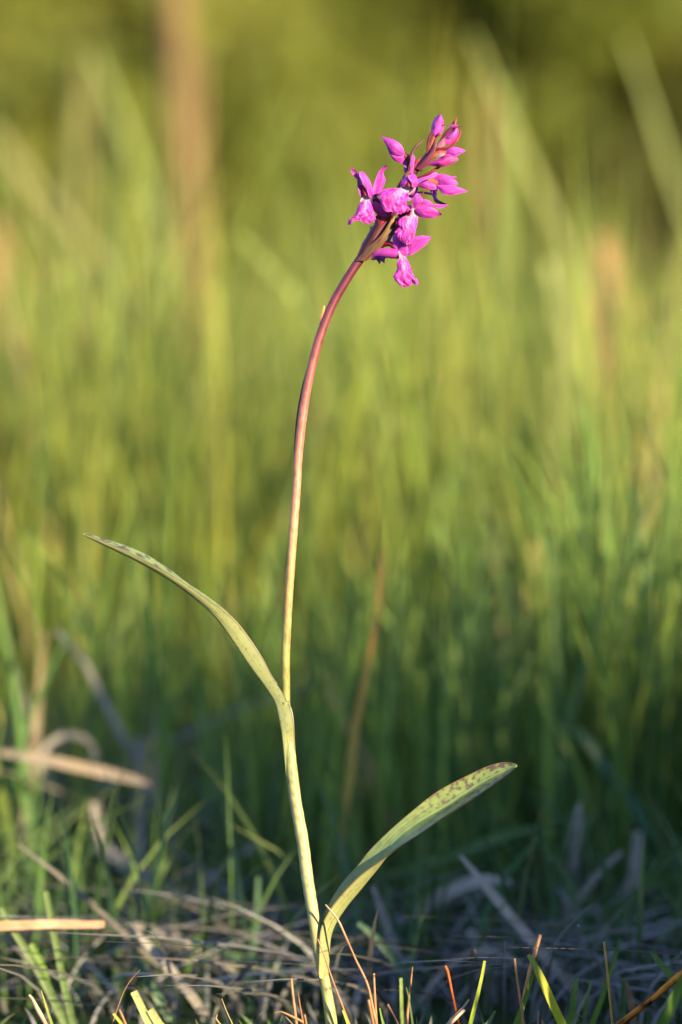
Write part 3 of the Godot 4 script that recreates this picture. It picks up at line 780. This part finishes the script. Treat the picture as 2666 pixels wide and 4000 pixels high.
	blade("dead_stalk", "short grey stub near the bottom right of centre", "stalk", LOW_R, [908, 764, 906, 830], [-3], [11, 12], [Color(0.24, 0.2, 0.17), Color(0.2, 0.16, 0.12)], ro)
	blade("dead_stalk", "tiny tan stub beside the short grey one", "stalk", LOW_R, [924, 804, 930, 840], [0], [9, 10], [tn2, tn2], ro)

# ---------------------------------------------------------------- the orchid
func build_orchid() -> void:
	rng.seed = 61
	var foot := at(1310, 4120, 0)
	foot.y = 0.0
	var o := thing("orchid", "purple flowered orchid with a bent reddish stem and two narrow spotted leaves", "orchid", foot)
	# stem
	var low := limb(FULL, [1312, 4140, 0, 1296, 4000, 0, 1280, 3890, 0, 1246, 3720, 0, 1222, 3555, 0, 1203, 3440, 0, 1185, 3300, 0, 1168, 3200, 0, 1153, 3110, 0, 1133, 2940, 0, 1121, 2810, 0, 1116, 2740, 0.5], [25, 24, 21, 21, 22.5, 23, 23.5, 23.5, 23, 22.5, 21, 18], 90, 20,
		func(t, u): return stem_color([Color(0.25, 0.28, 0.13), Color(0.28, 0.30, 0.12), Color(0.29, 0.30, 0.11), Color(0.34, 0.34, 0.16), Color(0.35, 0.355, 0.17), Color(0.32, 0.33, 0.14), Color(0.27, 0.30, 0.115), Color(0.19, 0.24, 0.075)], t, u))
	part("stem_sheath", low, M.stem, o)
	var up := limb(FULL, [1124, 2860, -0.6, 1118, 2760, -0.6, 1117, 2681, -0.5, 1117, 2544, 0, 1126, 2379, 0, 1138, 2200, 0, 1148, 2060, 0, 1160, 1899, 0, 1168, 1762, 0, 1192, 1566, 0, 1234, 1371, 0, 1288, 1215, 0, 1352, 1097, 0, 1408, 1012, 0], [16.5, 17, 17.5, 16.5, 16.5, 16.5, 16.5, 17.5, 17, 17.5, 17, 17.5], 130, 18,
		func(t, u): return stem_color([Color(0.18, 0.21, 0.06), Color(0.22, 0.23, 0.06), Color(0.27, 0.24, 0.07), Color(0.37, 0.24, 0.09), Color(0.44, 0.24, 0.12), Color(0.45, 0.21, 0.13), Color(0.38, 0.14, 0.10), Color(0.29, 0.10, 0.085), Color(0.20, 0.052, 0.06), Color(0.12, 0.02, 0.038), Color(0.085, 0.010, 0.03)], t, u))
	part("stem", up, M.stem, o)
	petal(o, "stem_leaf", [122, 2230, 126, 2000, 134, 1850, 152, 1650, 192, 1420, 236, 1240, 310, 1000, 384, 740, 428, 545], [185, 2230, 180, 2000, 172, 1850, 196, 1650, 230, 1420, 280, 1200, 345, 1000, 395, 740, 433, 548], [-1.3, -1.5, -1.5, -1.5, -1.6, -1.5, -1.2, -1.0, -0.5], {"f": STEM, "bulge": -0.5, "n": 50, "m": 6, "c": "bract", "m_": "leaf", "tone": 1.6, "ruffle": 0.03})
	petal(o, "stem_leaf", [378, 740, 392, 660, 410, 590, 424, 545], [400, 720, 418, 660, 432, 600, 437, 548], [0.2, 0.3, 0.4], {"f": STEM, "bulge": 0.2, "n": 14, "m": 5, "c": "bract_tip", "m_": "leaf", "tone": 1.7})
	# leaves: each row is far edge, keel, near margin
	leaf(o, LEFT,
		[1580, 2000, -1.6, 1555, 1560, -0.8, 1548, 1420, -0.5, 1530, 1310, -1, 1470, 1190, -1.5, 1400, 1090, -1.5, 1330, 960, -2, 1240, 820, -2, 1150, 700, -2.5, 1060, 610, -3, 960, 530, -3.5, 860, 462, -4, 770, 402, -4.5, 650, 310, -4.5, 500, 215, -4.5, 350, 150, -4, 200, 103, -3, 100, 74, -1.5, 46, 64, 0],
		[1512, 2000, -0.8, 1474, 1560, 1.3, 1452, 1410, 1.2, 1418, 1270, 0.4, 1340, 1142, 0, 1230, 992, 0, 1122, 832, 0.2, 1020, 692, 0.5, 950, 615, 0.5, 870, 545, 0.5, 770, 465, 0.5, 680, 402, 0.5, 560, 328, 0, 400, 240, 0, 260, 172, 0, 150, 120, 0, 95, 92, 0, 47, 68, 0],
		[1578, 2000, -1.4, 1552, 1560, 0.7, 1546, 1430, 1.9, 1528, 1320, 1.6, 1471, 1200, 1.0, 1402, 1095, 0.6, 1332, 966, 0.5, 1240, 826, 0.6, 1148, 708, 1.0, 1055, 622, 1.5, 950, 542, 1.8, 850, 470, 1.8, 760, 408, 1.8, 630, 330, 1.7, 480, 250, 1.5, 330, 176, 1.2, 190, 118, 0.8, 98, 80, 0.4, 48, 66, 0], 0.5)
	leaf(o, RIGHT,
		[172, 1560, -2, 172, 1400, -2.2, 180, 1250, -2.5, 230, 1110, -3, 330, 950, -3.2, 440, 830, -3.0, 510, 740, -2.6, 640, 610, -2.4, 800, 470, -2.6, 980, 330, -2.8, 1200, 215, -2.8, 1330, 157, -2.2, 1440, 134, -1.4, 1517, 150, 0],
		[225, 1620, 0.5, 235, 1480, 0, 252, 1300, 0, 330, 1150, 0, 470, 975, 0.5, 575, 845, 1, 640, 745, 0.5, 730, 640, -0.5, 870, 540, -1.5, 1040, 440, -2, 1230, 315, -2, 1345, 245, -1.5, 1440, 195, -1, 1518, 154, 0],
		[165, 1600, 2.2, 170, 1420, 2.3, 182, 1265, 2.4, 245, 1135, 2.8, 345, 1010, 3.2, 450, 905, 3.8, 570, 815, 4.4, 700, 722, 5, 850, 628, 5.5, 1010, 515, 5.5, 1210, 388, 5, 1335, 303, 4, 1440, 228, 2, 1519, 160, 0], 0.5)
	# rachis
	var rach := limb(FLOWER, [250, 1690, 0, 330, 1560, 0, 410, 1430, 0, 500, 1290, 0, 580, 1140, 0, 670, 970, 0, 760, 830, 0, 870, 690, 0, 960, 590, 0, 1030, 500, 0, 1080, 420, 0], [17, 24, 27, 27, 24, 20, 17, 15, 15, 14, 9], 60, 16, func(t, u): return tint("maroon", t * 3.0, u, true, 3.0) * 0.5)
	part("rachis", rach, M.stem, o)
	# bracts
	petal(o, "bract", [205, 1705, 330, 1560, 430, 1470, 500, 1400, 560, 1310, 600, 1240, 640, 1185], [330, 1712, 430, 1622, 500, 1530, 535, 1470, 582, 1370, 622, 1280, 650, 1190], [1.6, 2.4, 2.6, 2.4], {"c": "bract_tip", "tone": 0.62, "m_": "bract", "bulge": 1.0, "m": 16, "n": 30, "th": 0.35})
	petal(o, "bract", [212, 1690, 262, 1600, 340, 1480, 400, 1370, 428, 1300, 425, 1235], [300, 1660, 345, 1570, 395, 1470, 440, 1380, 472, 1310, 470, 1250], [1.4, 1.8, 2.2, 2.6], {"c": "purple", "tone": 0.3, "m_": "bract", "bulge": 0.7, "th": 0.3})
	petal(o, "bract", [560, 1430, 600, 1370, 660, 1290, 720, 1220, 745, 1180], [545, 1440, 620, 1400, 690, 1320, 730, 1250, 752, 1190], [1.2, 2.0, 1.8], {"c": "purple", "m_": "bract", "bulge": 0.3, "tone": 0.6})
	petal(o, "bract", [765, 700, 770, 600, 800, 530, 840, 450, 900, 395, 962, 357], [805, 700, 812, 610, 832, 540, 850, 490, 902, 430, 965, 362], [2.2, 2.6, 2.4, 1.8], {"c": "purple", "m_": "bract", "bulge": 0.6, "tone": 0.42})
	petal(o, "bract", [650, 900, 720, 780, 790, 690, 820, 660], [720, 860, 760, 790, 820, 720, 850, 690], [1.4, 1.6, 1.6], {"c": "bract", "m_": "bract", "bulge": 0.6})
	petal(o, "bract", [835, 690, 860, 620, 898, 578, 930, 553], [855, 690, 882, 630, 912, 592, 933, 557], [2.0, 2.2, 2.2], {"c": "red", "m_": "bract", "bulge": 0.3, "tone": 1.2})
	petal(o, "bract", [870, 680, 960, 580, 1035, 490, 1080, 400, 1106, 325], [925, 700, 1005, 630, 1060, 545, 1096, 450, 1112, 330], [1.5, 1.9, 2.1, 2.0], {"c": "purple", "m_": "bract", "bulge": 0.9, "tone": 0.9, "m": 14})
	petal(o, "bract", [990, 530, 988, 430, 1000, 345, 1040, 272, 1110, 220, 1190, 184], [1030, 500, 1022, 420, 1042, 335, 1078, 282, 1135, 236, 1193, 191], [1.0, 1.6, 1.8, 2.6], {"c": "purple", "m_": "bract", "bulge": 0.7, "tone": 0.75})
	petal(o, "bract", [1085, 455, 1130, 380, 1180, 290, 1240, 225, 1300, 212, 1396, 208], [1110, 460, 1165, 385, 1215, 305, 1260, 250, 1310, 222, 1397, 216], [0.6, 1.8, 2.2, 2.4], {"c": "purple", "m_": "bract", "bulge": 0.6, "tone": 0.7})
	petal(o, "bract", [1252, 215, 1280, 170, 1310, 130, 1330, 104], [1300, 205, 1312, 175, 1325, 140, 1336, 108], [0.4, 0.6, 0.6], {"c": "red", "m_": "bract", "bulge": 0.4})
	petal(o, "bract", [1302, 200, 1308, 170, 1318, 135], [1314, 200, 1320, 170, 1324, 137], [1.4, 1.5, 1.4], {"c": "amber", "m_": "bract", "bulge": 0.2})
	petal(o, "bract", [1085, 440, 1180, 445, 1245, 432, 1310, 370, 1350, 310, 1370, 250], [1090, 485, 1190, 480, 1260, 450, 1330, 385, 1368, 310, 1377, 255], [0.8, 1.8, 1.8, 1.4], {"c": "red", "m_": "bract", "bulge": 0.6, "tone": 0.85})
	petal(o, "bract", [922, 1005, 950, 940, 975, 890, 989, 868], [942, 1005, 962, 945, 984, 892, 993, 870], [3.6, 4.0, 4.2], {"c": "red", "m_": "bract", "bulge": 0.3})
	petal(o, "bract", [870, 780, 940, 755, 1020, 712, 1090, 670, 1140, 650], [880, 805, 960, 782, 1040, 740, 1100, 700, 1148, 662], [0.8, 1.4, 1.2], {"c": "red", "m_": "bract", "bulge": 0.6, "tone": 0.6})
	petal(o, "bract", [430, 1310, 415, 1260, 420, 1220, 450, 1190], [475, 1310, 490, 1260, 485, 1230, 480, 1200], [1.5, 2.0, 2.4], {"c": "maroon", "m_": "bract", "bulge": 0.5})

	# flower at the left
	var a := flower(o, "flower", [560, 1190, 0, 500, 1130, 1.2, 450, 1070, 1.8, 405, 1010, 2.4], [16, 17, 15, 12], "maroon")
	tube(a, "spur", [395, 1060, 3.0, 440, 1115, 2.6, 490, 1175, 2.2, 535, 1212, 1.8], [13, 17, 17, 8], "dark", {"tone": 1.15})
	tube(a, "pedicel", [470, 1305, 1.6, 500, 1265, 1.8, 545, 1225, 1.4, 575, 1180, 0.8], [8, 11, 11, 10], "maroon", {"tone": 1.6})
	petal(a, "sepal", [212, 800, 168, 748, 144, 708, 150, 678], [232, 765, 214, 725, 194, 694, 168, 674], [2.6, 3.0, 3.6], {"bulge": -0.8})
	petal(a, "sepal", [392, 1000, 394, 920, 405, 850, 425, 790, 450, 730, 490, 676, 520, 650, 545, 643], [440, 990, 488, 925, 526, 840, 528, 790, 512, 750, 516, 710, 540, 682, 561, 655], [2.4, 2.8, 3.4, 4.2], {"bulge": 0.4, "crease": 0.7, "dz": [0.8, -1.0], "n": 26})
	petal(a, "petal", [262, 1010, 232, 930, 220, 850, 221, 770, 234, 718], [300, 990, 285, 900, 268, 830, 254, 770, 244, 716], [3.0, 3.8, 4.2, 4.4], {"bulge": 0.3, "dz": [-0.2, -1.4]})
	petal(a, "sepal", [350, 1000, 318, 905, 286, 855, 256, 795, 237, 742, 243, 716], [402, 1020, 394, 930, 372, 850, 337, 780, 297, 732, 264, 711], [3.2, 4.4, 5.0, 4.6], {"bulge": 0.6, "dz": [0.9, -0.5], "crease": 0.3})
	petal(a, "throat", [250, 1050, 262, 1000, 272, 950, 262, 870], [375, 1050, 352, 1000, 335, 940, 310, 880], [3.2, 2.6, 2.4, 2.2], {"c": "white", "bulge": -0.8})
	tube(a, "column", [270, 870, 3.0, 290, 920, 3.4, 312, 985, 3.6], [6, 8, 6], "red", {"tone": 0.9})
	petal(a, "lip", [262, 1030, 238, 1080, 214, 1140, 196, 1190, 160, 1238, 122, 1245, 112, 1315], [385, 1035, 388, 1090, 396, 1150, 412, 1195, 424, 1240, 420, 1250, 415, 1262], [3.6, 4.6, 5.0, 4.6], {"c": "lip", "frill": 0.2, "bulge": 1.2, "n": 44, "m": 40, "ruffle": 0.25, "dz": [-1.0, -0.4], "b": [150, 1290, 200, 1254, 245, 1264, 295, 1287, 350, 1292, 395, 1278]})

	# flower in the middle
	var b := flower(o, "flower", [720, 900, 0.5, 790, 930, 2.5, 850, 900, 3.2], [12, 13, 11], "maroon")
	petal(b, "sepal", [813, 745, 811, 640, 819, 560, 836, 524], [836, 745, 850, 640, 860, 560, 846, 524], [4.2, 4.2, 4.0], {"bulge": 0.4, "c": "petal"})
	petal(b, "sepal", [882, 800, 940, 780, 1020, 755, 1060, 728, 1105, 719], [880, 860, 950, 818, 1030, 792, 1092, 766, 1117, 733], [4.4, 4.8, 4.6], {"bulge": 0.5, "c": "violet", "crease": 0.5})
	petal(b, "petal", [700, 893, 702, 845, 726, 792, 775, 765], [745, 880, 760, 850, 785, 810, 810, 785], [5.2, 5.6, 5.4], {"bulge": 0.4, "dz": [-1.0, 0.4]})
	petal(b, "petal", [838, 880, 815, 830, 790, 790, 780, 755], [866, 905, 890, 850, 888, 800, 860, 742], [5.6, 6.0, 5.6], {"bulge": 0.7, "dz": [0.8, -0.6]})
	petal(b, "petal", [845, 895, 838, 930, 815, 950, 800, 968], [866, 905, 860, 935, 845, 965, 830, 975], [4.8, 4.6, 4.4], {"bulge": 0.3, "tone": 0.9})
	petal(b, "throat", [690, 905, 715, 865, 745, 835, 770, 800], [795, 962, 832, 915, 848, 870, 830, 815], [4.8, 3.8, 3.6, 4.0], {"c": "white", "bulge": -0.7})
	tube(b, "column", [785, 812, 5.2, 788, 845, 5.6, 790, 880, 5.6], [6, 8, 7], "red", {"tone": 0.9})
	tube(b, "throat_rim", [862, 890, 5.4, 845, 922, 5.6, 815, 950, 5.4, 786, 968, 5.2], [2.5, 3.5, 4, 4], "white")
	petal(b, "lip", [655, 898, 560, 904, 486, 928, 464, 978, 480, 1040, 503, 1088], [803, 945, 790, 985, 776, 1030, 768, 1075, 775, 1100, 770, 1128], [4.6, 6.2, 6.8, 6.6], {"c": "lip", "frill": 0.2, "bulge": 0.9, "n": 44, "m": 44, "ruffle": 0.3, "t": [710, 902, 760, 935], "b": [512, 1135, 550, 1163, 598, 1160, 640, 1178, 690, 1184, 742, 1166], "dz": [-0.8, -0.8]})

	# flower right of the middle
	var c := flower(o, "flower", [690, 1200, 0.3, 760, 1150, 1.6, 830, 1120, 2.6], [13, 15, 12], "maroon")
	petal(c, "spur", [770, 1085, 750, 1130, 732, 1175], [835, 1110, 825, 1170, 795, 1208], [2.6, 2.6, 2.2], {"bulge": 1.6, "c": "dark", "th": 0.6, "tone": 1.3})
	petal(c, "sepal", [930, 1100, 938, 1035, 985, 1024, 1040, 1052, 1068, 1082], [935, 1108, 975, 1100, 1010, 1096, 1045, 1090, 1069, 1086], [3.4, 3.6, 3.6], {"bulge": 0.4})
	petal(c, "sepal", [822, 1118, 833, 1040, 848, 985, 878, 957], [895, 1112, 938, 1060, 950, 1030, 924, 985, ], [4.2, 5.0, 4.8], {"bulge": 0.9, "b": [890, 955]})
	petal(c, "petal", [850, 1130, 905, 1106, 1000, 1103, 1080, 1128, 1157, 1183], [848, 1158, 890, 1203, 950, 1226, 1050, 1234, 1157, 1194], [4.2, 4.8, 4.6], {"bulge": 0.9, "dz": [0.4, -0.5]})
	petal(c, "sepal", [872, 1112, 960, 1084, 1060, 1080, 1150, 1082, 1226, 1078], [882, 1122, 980, 1108, 1080, 1110, 1145, 1127, 1228, 1088], [4.8, 5.4, 5.4], {"bulge": 0.4, "crease": 0.4})
	petal(c, "throat", [826, 1122, 818, 1175, 790, 1215, 745, 1225], [852, 1126, 850, 1180, 880, 1210, 905, 1225], [4.6, 4.8, 4.8], {"c": "white", "bulge": 0.6})
	petal(c, "lip", [750, 1208, 692, 1240, 672, 1292, 688, 1350, 648, 1420, 668, 1465, 722, 1510], [888, 1212, 892, 1262, 880, 1320, 868, 1370, 852, 1440, 840, 1480, 825, 1518], [5.0, 5.8, 6.0, 5.4], {"c": "lip", "frill": 0.2, "bulge": 1.1, "n": 44, "m": 36, "ruffle": 0.3, "b": [758, 1532, 800, 1526], "dz": [-0.6, -0.3]})

	# lowest flower
	var d := flower(o, "flower", [480, 1540, 1.0, 540, 1515, 1.8, 600, 1525, 2.4, 642, 1575, 2.8], [11, 11, 11, 9], "maroon")
	tube(d, "spur", [690, 1635, 3.2, 600, 1625, 3.4, 500, 1618, 3.2, 430, 1630, 2.4, 375, 1668, 1.4], [17, 20, 18, 13, 5], "petal", {"tone": 0.85, "n": 20})
	petal(d, "sepal", [648, 1605, 620, 1530, 610, 1450, 640, 1392], [700, 1590, 745, 1530, 725, 1480, 662, 1402], [3.0, 3.4, 3.6], {"bulge": 0.7})
	petal(d, "petal", [660, 1600, 685, 1640, 730, 1655], [720, 1540, 790, 1545, 790, 1640], [3.6, 4.0, 4.0], {"bulge": 0.5, "tone": 0.92})
	petal(d, "sepal", [765, 1570, 800, 1500, 840, 1452, 920, 1428, 985, 1430, 1046, 1438], [772, 1630, 812, 1648, 900, 1592, 945, 1560, 985, 1528, 1042, 1448], [3.8, 4.6, 4.8], {"bulge": 0.7, "crease": 0.3})
	petal(d, "throat", [670, 1605, 680, 1640, 685, 1680], [690, 1600, 712, 1640, 750, 1662], [4.2, 4.6, 4.8], {"c": "white", "bulge": 0.4, "n": 10})
	petal(d, "lip", [688, 1668, 660, 1740, 668, 1800, 627, 1868, 650, 1920, 692, 1952], [748, 1652, 780, 1710, 820, 1800, 850, 1880, 897, 1940, 892, 1975], [4.8, 5.4, 5.4, 4.8], {"c": "lip", "frill": 0.2, "bulge": 1.1, "n": 44, "m": 36, "ruffle": 0.3, "b": [708, 1990, 760, 1994, 808, 1985, 838, 1948, 868, 1978], "dz": [-0.4, -0.4]})

	# flower at the right, seen from its side
	var e := flower(o, "flower", [900, 800, 0.4, 1000, 815, 1.2, 1070, 835, 1.6, 1115, 850, 1.8], [8, 12, 13, 10], "amber")
	petal(e, "spur", [878, 855, 940, 818, 1020, 828, 1110, 850], [878, 868, 960, 898, 1050, 918, 1112, 908], [1.6, 2.0, 1.8], {"bulge": 1.2, "th": 0.6})
	petal(e, "lip", [1022, 912, 1058, 990, 1084, 1055, 1150, 1078, 1200, 1112], [1115, 908, 1102, 980, 1112, 1020, 1160, 1050, 1228, 1080], [1.0, 1.4, 1.6], {"bulge": 0.3, "c": "violet", "crease": 0.8, "dz": [-0.8, 0.8]})
	petal(e, "sepal", [1065, 805, 1098, 750, 1180, 741, 1260, 765, 1324, 768], [1098, 850, 1150, 815, 1230, 790, 1290, 786, 1324, 779], [0.8, 1.2, 1.2], {"bulge": 0.6})
	petal(e, "petal", [1108, 852, 1140, 808, 1200, 778, 1270, 784, 1342, 838], [1112, 866, 1180, 874, 1250, 868, 1310, 868, 1342, 852], [1.6, 2.4, 2.2], {"bulge": 0.8})
	petal(e, "sepal", [1100, 862, 1160, 864, 1280, 868, 1360, 893, 1444, 928], [1104, 884, 1150, 945, 1190, 972, 1280, 974, 1444, 942], [2.2, 3.0, 3.0], {"bulge": 0.8, "m": 14})

	# closed flower at the upper left
	var f := flower(o, "flower", [870, 660, 0.2, 820, 590, 0.8, 740, 540, 1.2], [10, 12, 14], "maroon")
	petal(f, "petal", [548, 432, 578, 520, 622, 582, 700, 622, 775, 655], [560, 445, 640, 520, 700, 530, 745, 520, 800, 560], [1.6, 2.0, 1.8, 1.0], {"bulge": 1.0, "tone": 0.85})
	petal(f, "sepal", [489, 325, 528, 395, 560, 445, 600, 492, 640, 522, 700, 532], [490, 323, 580, 348, 650, 374, 702, 412, 732, 462, 745, 525], [2.0, 2.8, 3.0, 2.4], {"bulge": 1.3, "m": 16})

	# half open bud at the upper right
	var g := flower(o, "flower", [1020, 570, 0.4, 1080, 530, 0.8, 1150, 500, 1.0, 1210, 500, 1.2], [9, 11, 10, 8], "amber")
	petal(g, "petal", [1090, 548, 1140, 510, 1190, 505], [1110, 575, 1170, 560, 1215, 540], [1.2, 1.6, 1.6], {"c": "white", "tone": 0.7, "bulge": 0.6, "n": 10})
	petal(g, "sepal", [1200, 525, 1218, 478, 1262, 448, 1322, 443, 1426, 474], [1222, 540, 1270, 540, 1312, 546, 1362, 522, 1427, 484], [1.4, 1.8, 1.6], {"bulge": 0.8})
	petal(g, "sepal", [995, 628, 1080, 588, 1160, 560, 1200, 524, 1260, 522, 1347, 570], [998, 645, 1100, 656, 1160, 664, 1230, 642, 1300, 612, 1347, 580], [1.8, 2.6, 2.8, 2.6], {"bulge": 1.8, "c": "dark", "m": 14})

	# buds at the top
	var h := flower(o, "bud", [1010, 520, 0.4, 1040, 420, 0.8, 1070, 340, 1.0, 1095, 290, 1.2], [8, 10, 10, 9], "amber")
	tube(h, "sepal", [1085, 325, 1.0, 1098, 270, 1.2, 1115, 215, 1.2, 1128, 160, 1.2, 1140, 110, 1.2, 1150, 78, 1.2], [9, 21, 25, 23, 15, 2], "petal", {"n": 24, "s": 18})
	petal(h, "sepal", [1066, 285, 1044, 235, 1058, 170, 1088, 112, 1138, 78], [1085, 285, 1080, 230, 1092, 170, 1112, 120, 1142, 80], [1.8, 2.6, 2.8, 2.2], {"bulge": 0.5, "c": "violet", "dz": [-1.4, 0.2]})
	petal(h, "petal", [1105, 320, 1120, 285, 1150, 262], [1118, 325, 1150, 300, 1168, 265], [2.2, 2.6, 2.4], {"bulge": 0.6, "c": "dark", "n": 10})
	var i := flower(o, "bud", [1105, 455, 0.2, 1150, 415, 0.8, 1190, 370, 1.0, 1225, 335, 1.2], [9, 15, 17, 13], "bud_base")
	tube(i, "sepal", [1190, 400, 1.0, 1235, 365, 1.2, 1280, 320, 1.2, 1312, 275, 1.2, 1330, 225, 1.2], [10, 20, 23, 17, 3], "dark", {"n": 24, "s": 18, "tone": 1.35})
	tube(i, "petal", [1250, 230, 0.6, 1290, 215, 0.8, 1342, 205, 0.8], [9, 12, 5], "petal", {"tone": 0.85})
	petal(i, "petal", [1225, 330, 1260, 300, 1300, 262, 1325, 228], [1250, 350, 1290, 320, 1325, 280, 1340, 235], [2.8, 3.2, 2.6], {"bulge": 0.4, "c": "violet", "tone": 0.9, "n": 12})

	# flowers on the far side of the spike
	var j := flower(o, "flower", [400, 1450, -0.6, 360, 1500, -2.6, 330, 1540, -3.6], [12, 13, 10], "maroon")
	petal(j, "sepal", [268, 1590, 262, 1540, 300, 1470, 372, 1424], [330, 1600, 350, 1560, 372, 1500, 400, 1440], [-3.0, -3.6, -3.4], {"bulge": 0.5, "c": "violet"})
	petal(j, "sepal", [362, 1370, 360, 1335, 395, 1318, 430, 1325], [395, 1390, 410, 1385, 425, 1370, 440, 1350], [-2.6, -3.0, -2.6], {"bulge": 0.4, "c": "violet", "n": 10})
	petal(j, "lip", [365, 1670, 372, 1695, 400, 1700, 430, 1695, 470, 1750], [530, 1640, 535, 1670, 528, 1690, 524, 1710, 520, 1738], [-3.0, -2.8, -2.4], {"bulge": 0.6, "c": "violet", "b": [482, 1712, 500, 1720], "n": 14})
	var k := flower(o, "flower", [620, 1250, -0.8, 640, 1320, -2.6, 630, 1400, -3.4], [12, 13, 10], "maroon")
	petal(k, "sepal", [590, 1340, 620, 1270, 660, 1225, 720, 1190], [610, 1400, 660, 1390, 720, 1330, 760, 1250], [-2.4, -2.8, -2.2], {"bulge": 0.5})
	petal(k, "lip", [605, 1395, 570, 1430, 545, 1480, 535, 1510], [660, 1385, 615, 1430, 590, 1480, 570, 1520], [-2.0, -2.4, -2.2], {"bulge": 0.4, "tone": 1.05})
	var l := flower(o, "flower", [760, 900, -0.8, 820, 860, -2.8, 870, 880, -3.6], [12, 13, 10], "maroon")
	petal(l, "sepal", [850, 970, 870, 920, 882, 870], [880, 975, 892, 930, 896, 885], [-3.0, -3.4, -3.2], {"bulge": 0.4, "c": "violet", "n": 10})
	petal(l, "sepal", [860, 955, 920, 935, 990, 940, 1055, 955], [865, 975, 920, 955, 985, 965, 1055, 978], [-3.0, -3.6, -3.8], {"bulge": 0.4, "c": "violet"})
	petal(l, "lip", [775, 1040, 772, 990, 800, 965, 850, 955], [800, 1045, 830, 1010, 850, 985, 862, 970], [-2.6, -3.0, -2.8], {"bulge": 0.5, "c": "violet"})
	var q := flower(o, "flower", [860, 700, -0.8, 830, 690, -2.6, 790, 680, -3.4], [10, 11, 8], "maroon")
	petal(q, "sepal", [748, 740, 736, 690, 738, 650, 755, 640], [765, 735, 775, 700, 776, 660, 770, 640], [-2.8, -3.2, -3.0], {"bulge": 0.4, "c": "violet", "n": 12})
	petal(q, "petal", [850, 660, 870, 640, 885, 645], [930, 715, 942, 700, 935, 685], [-2.6, -3.0, -2.8], {"bulge": 0.4, "c": "violet", "n": 12})

func stem_color(cols: Array, t: float, u: float) -> Color:
	var c := ramp(cols, t)
	var n1 := fine.get_noise_3d(u * 40.0, t * 420.0, 3.0)
	var n2 := fine.get_noise_3d(u * 90.0, t * 1800.0, 8.0)
	var ridge := sin(u * TAU * 11.0 + 2.0 * fine.get_noise_2d(t * 60.0, 2.0))
	var speck := smoothstep(0.42, 0.5, fine.get_noise_3d(u * 160.0, t * 2600.0, 21.0))
	c = c.lerp(Color(0.10, 0.045, 0.03), speck * 0.45)
	return c * (1.0 + 0.32 * n1 + 0.35 * n2 + 0.09 * ridge)

func flower(o: Node, called: String, p: Array, radii: Array, kind: String) -> MeshInstance3D:
	# the ovary carries the flower; petals, sepals, lip and spur hang on it
	return part(called, limb(FLOWER, p, radii, 14, 12, func(t, u): return tint(kind, t, u, true, p[0])), M.petal, o)

func leaf(o: Node, f: Array, far: Array, keel: Array, near: Array, th: float) -> void:
	var n := 240
	var m := 14
	var e := []
	for a in [far, keel, near]:
		var p := []
		for i in a.size() / 3: p.append(pt(f, a[3 * i], a[3 * i + 1], a[3 * i + 2]))
		e.append(spline(p, n))
	var g := []
	for i in n + 1:
		var row := PackedVector3Array()
		for j in 2 * m + 1:
			var u := float(j) / m
			var p: Vector3
			if u <= 1.0: p = e[0][i].lerp(e[1][i], u)
			else: p = e[1][i].lerp(e[2][i], u - 1.0)
			var mid: Vector3 = (e[0][i] + e[2][i]) * 0.5 - e[1][i]
			var h := sin(PI * fmod(u, 1.0)) if u != 1.0 else 0.0
			p -= mid * 0.13 * h
			p += mid.normalized() * 0.00005 * sin(u * PI * 8.0)
			row.append(p)
		g.append(row)
	var sd: float = f[0]
	part("leaf", sheet(g, n, 2 * m, th * 0.001, func(v, u, front):
		var e2 := absf(u - 0.5) * 2.0
		var n1 := fine.get_noise_3d(u * 60.0 + sd, v * 400.0, sd)
		var vein := pow(0.5 + 0.5 * cos(u * PI * 2.0 * 8.0), 6.0)
		var inner: bool = front == (sd > 1000.0)
		var c := Color(0.145, 0.205, 0.06) if inner else Color(0.265, 0.30, 0.125)
		c = c.lerp(Color(0.13, 0.17, 0.035), vein * (0.35 if inner else 0.6))
		c = c * (1.0 + (0.25 if inner else 0.12) * n1)
		if inner:
			var cell := fine.get_noise_3d(e2 * 42.0 + (70.0 if u > 0.5 else 0.0), v * 640.0, sd + 9.0)
			var s := smoothstep(0.02, 0.3, cell + 0.16 * sin(v * 190.0 + e2 * 5.0) + 0.3 * (v - 0.75)) * smoothstep(0.45, 0.85, v) * smoothstep(0.08, 0.3, e2)
			c = c.lerp(Color(0.06, 0.026, 0.04), s * 0.85)
		else:
			c = c.lerp(Color(0.1, 0.05, 0.04), smoothstep(0.42, 0.5, fine.get_noise_3d(u * 220.0, v * 1300.0, sd)) * 0.5)
		return c.lerp(Color(0.13, 0.05, 0.06), smoothstep(0.93, 1.0, e2) * 0.7)), M.leaf, o)
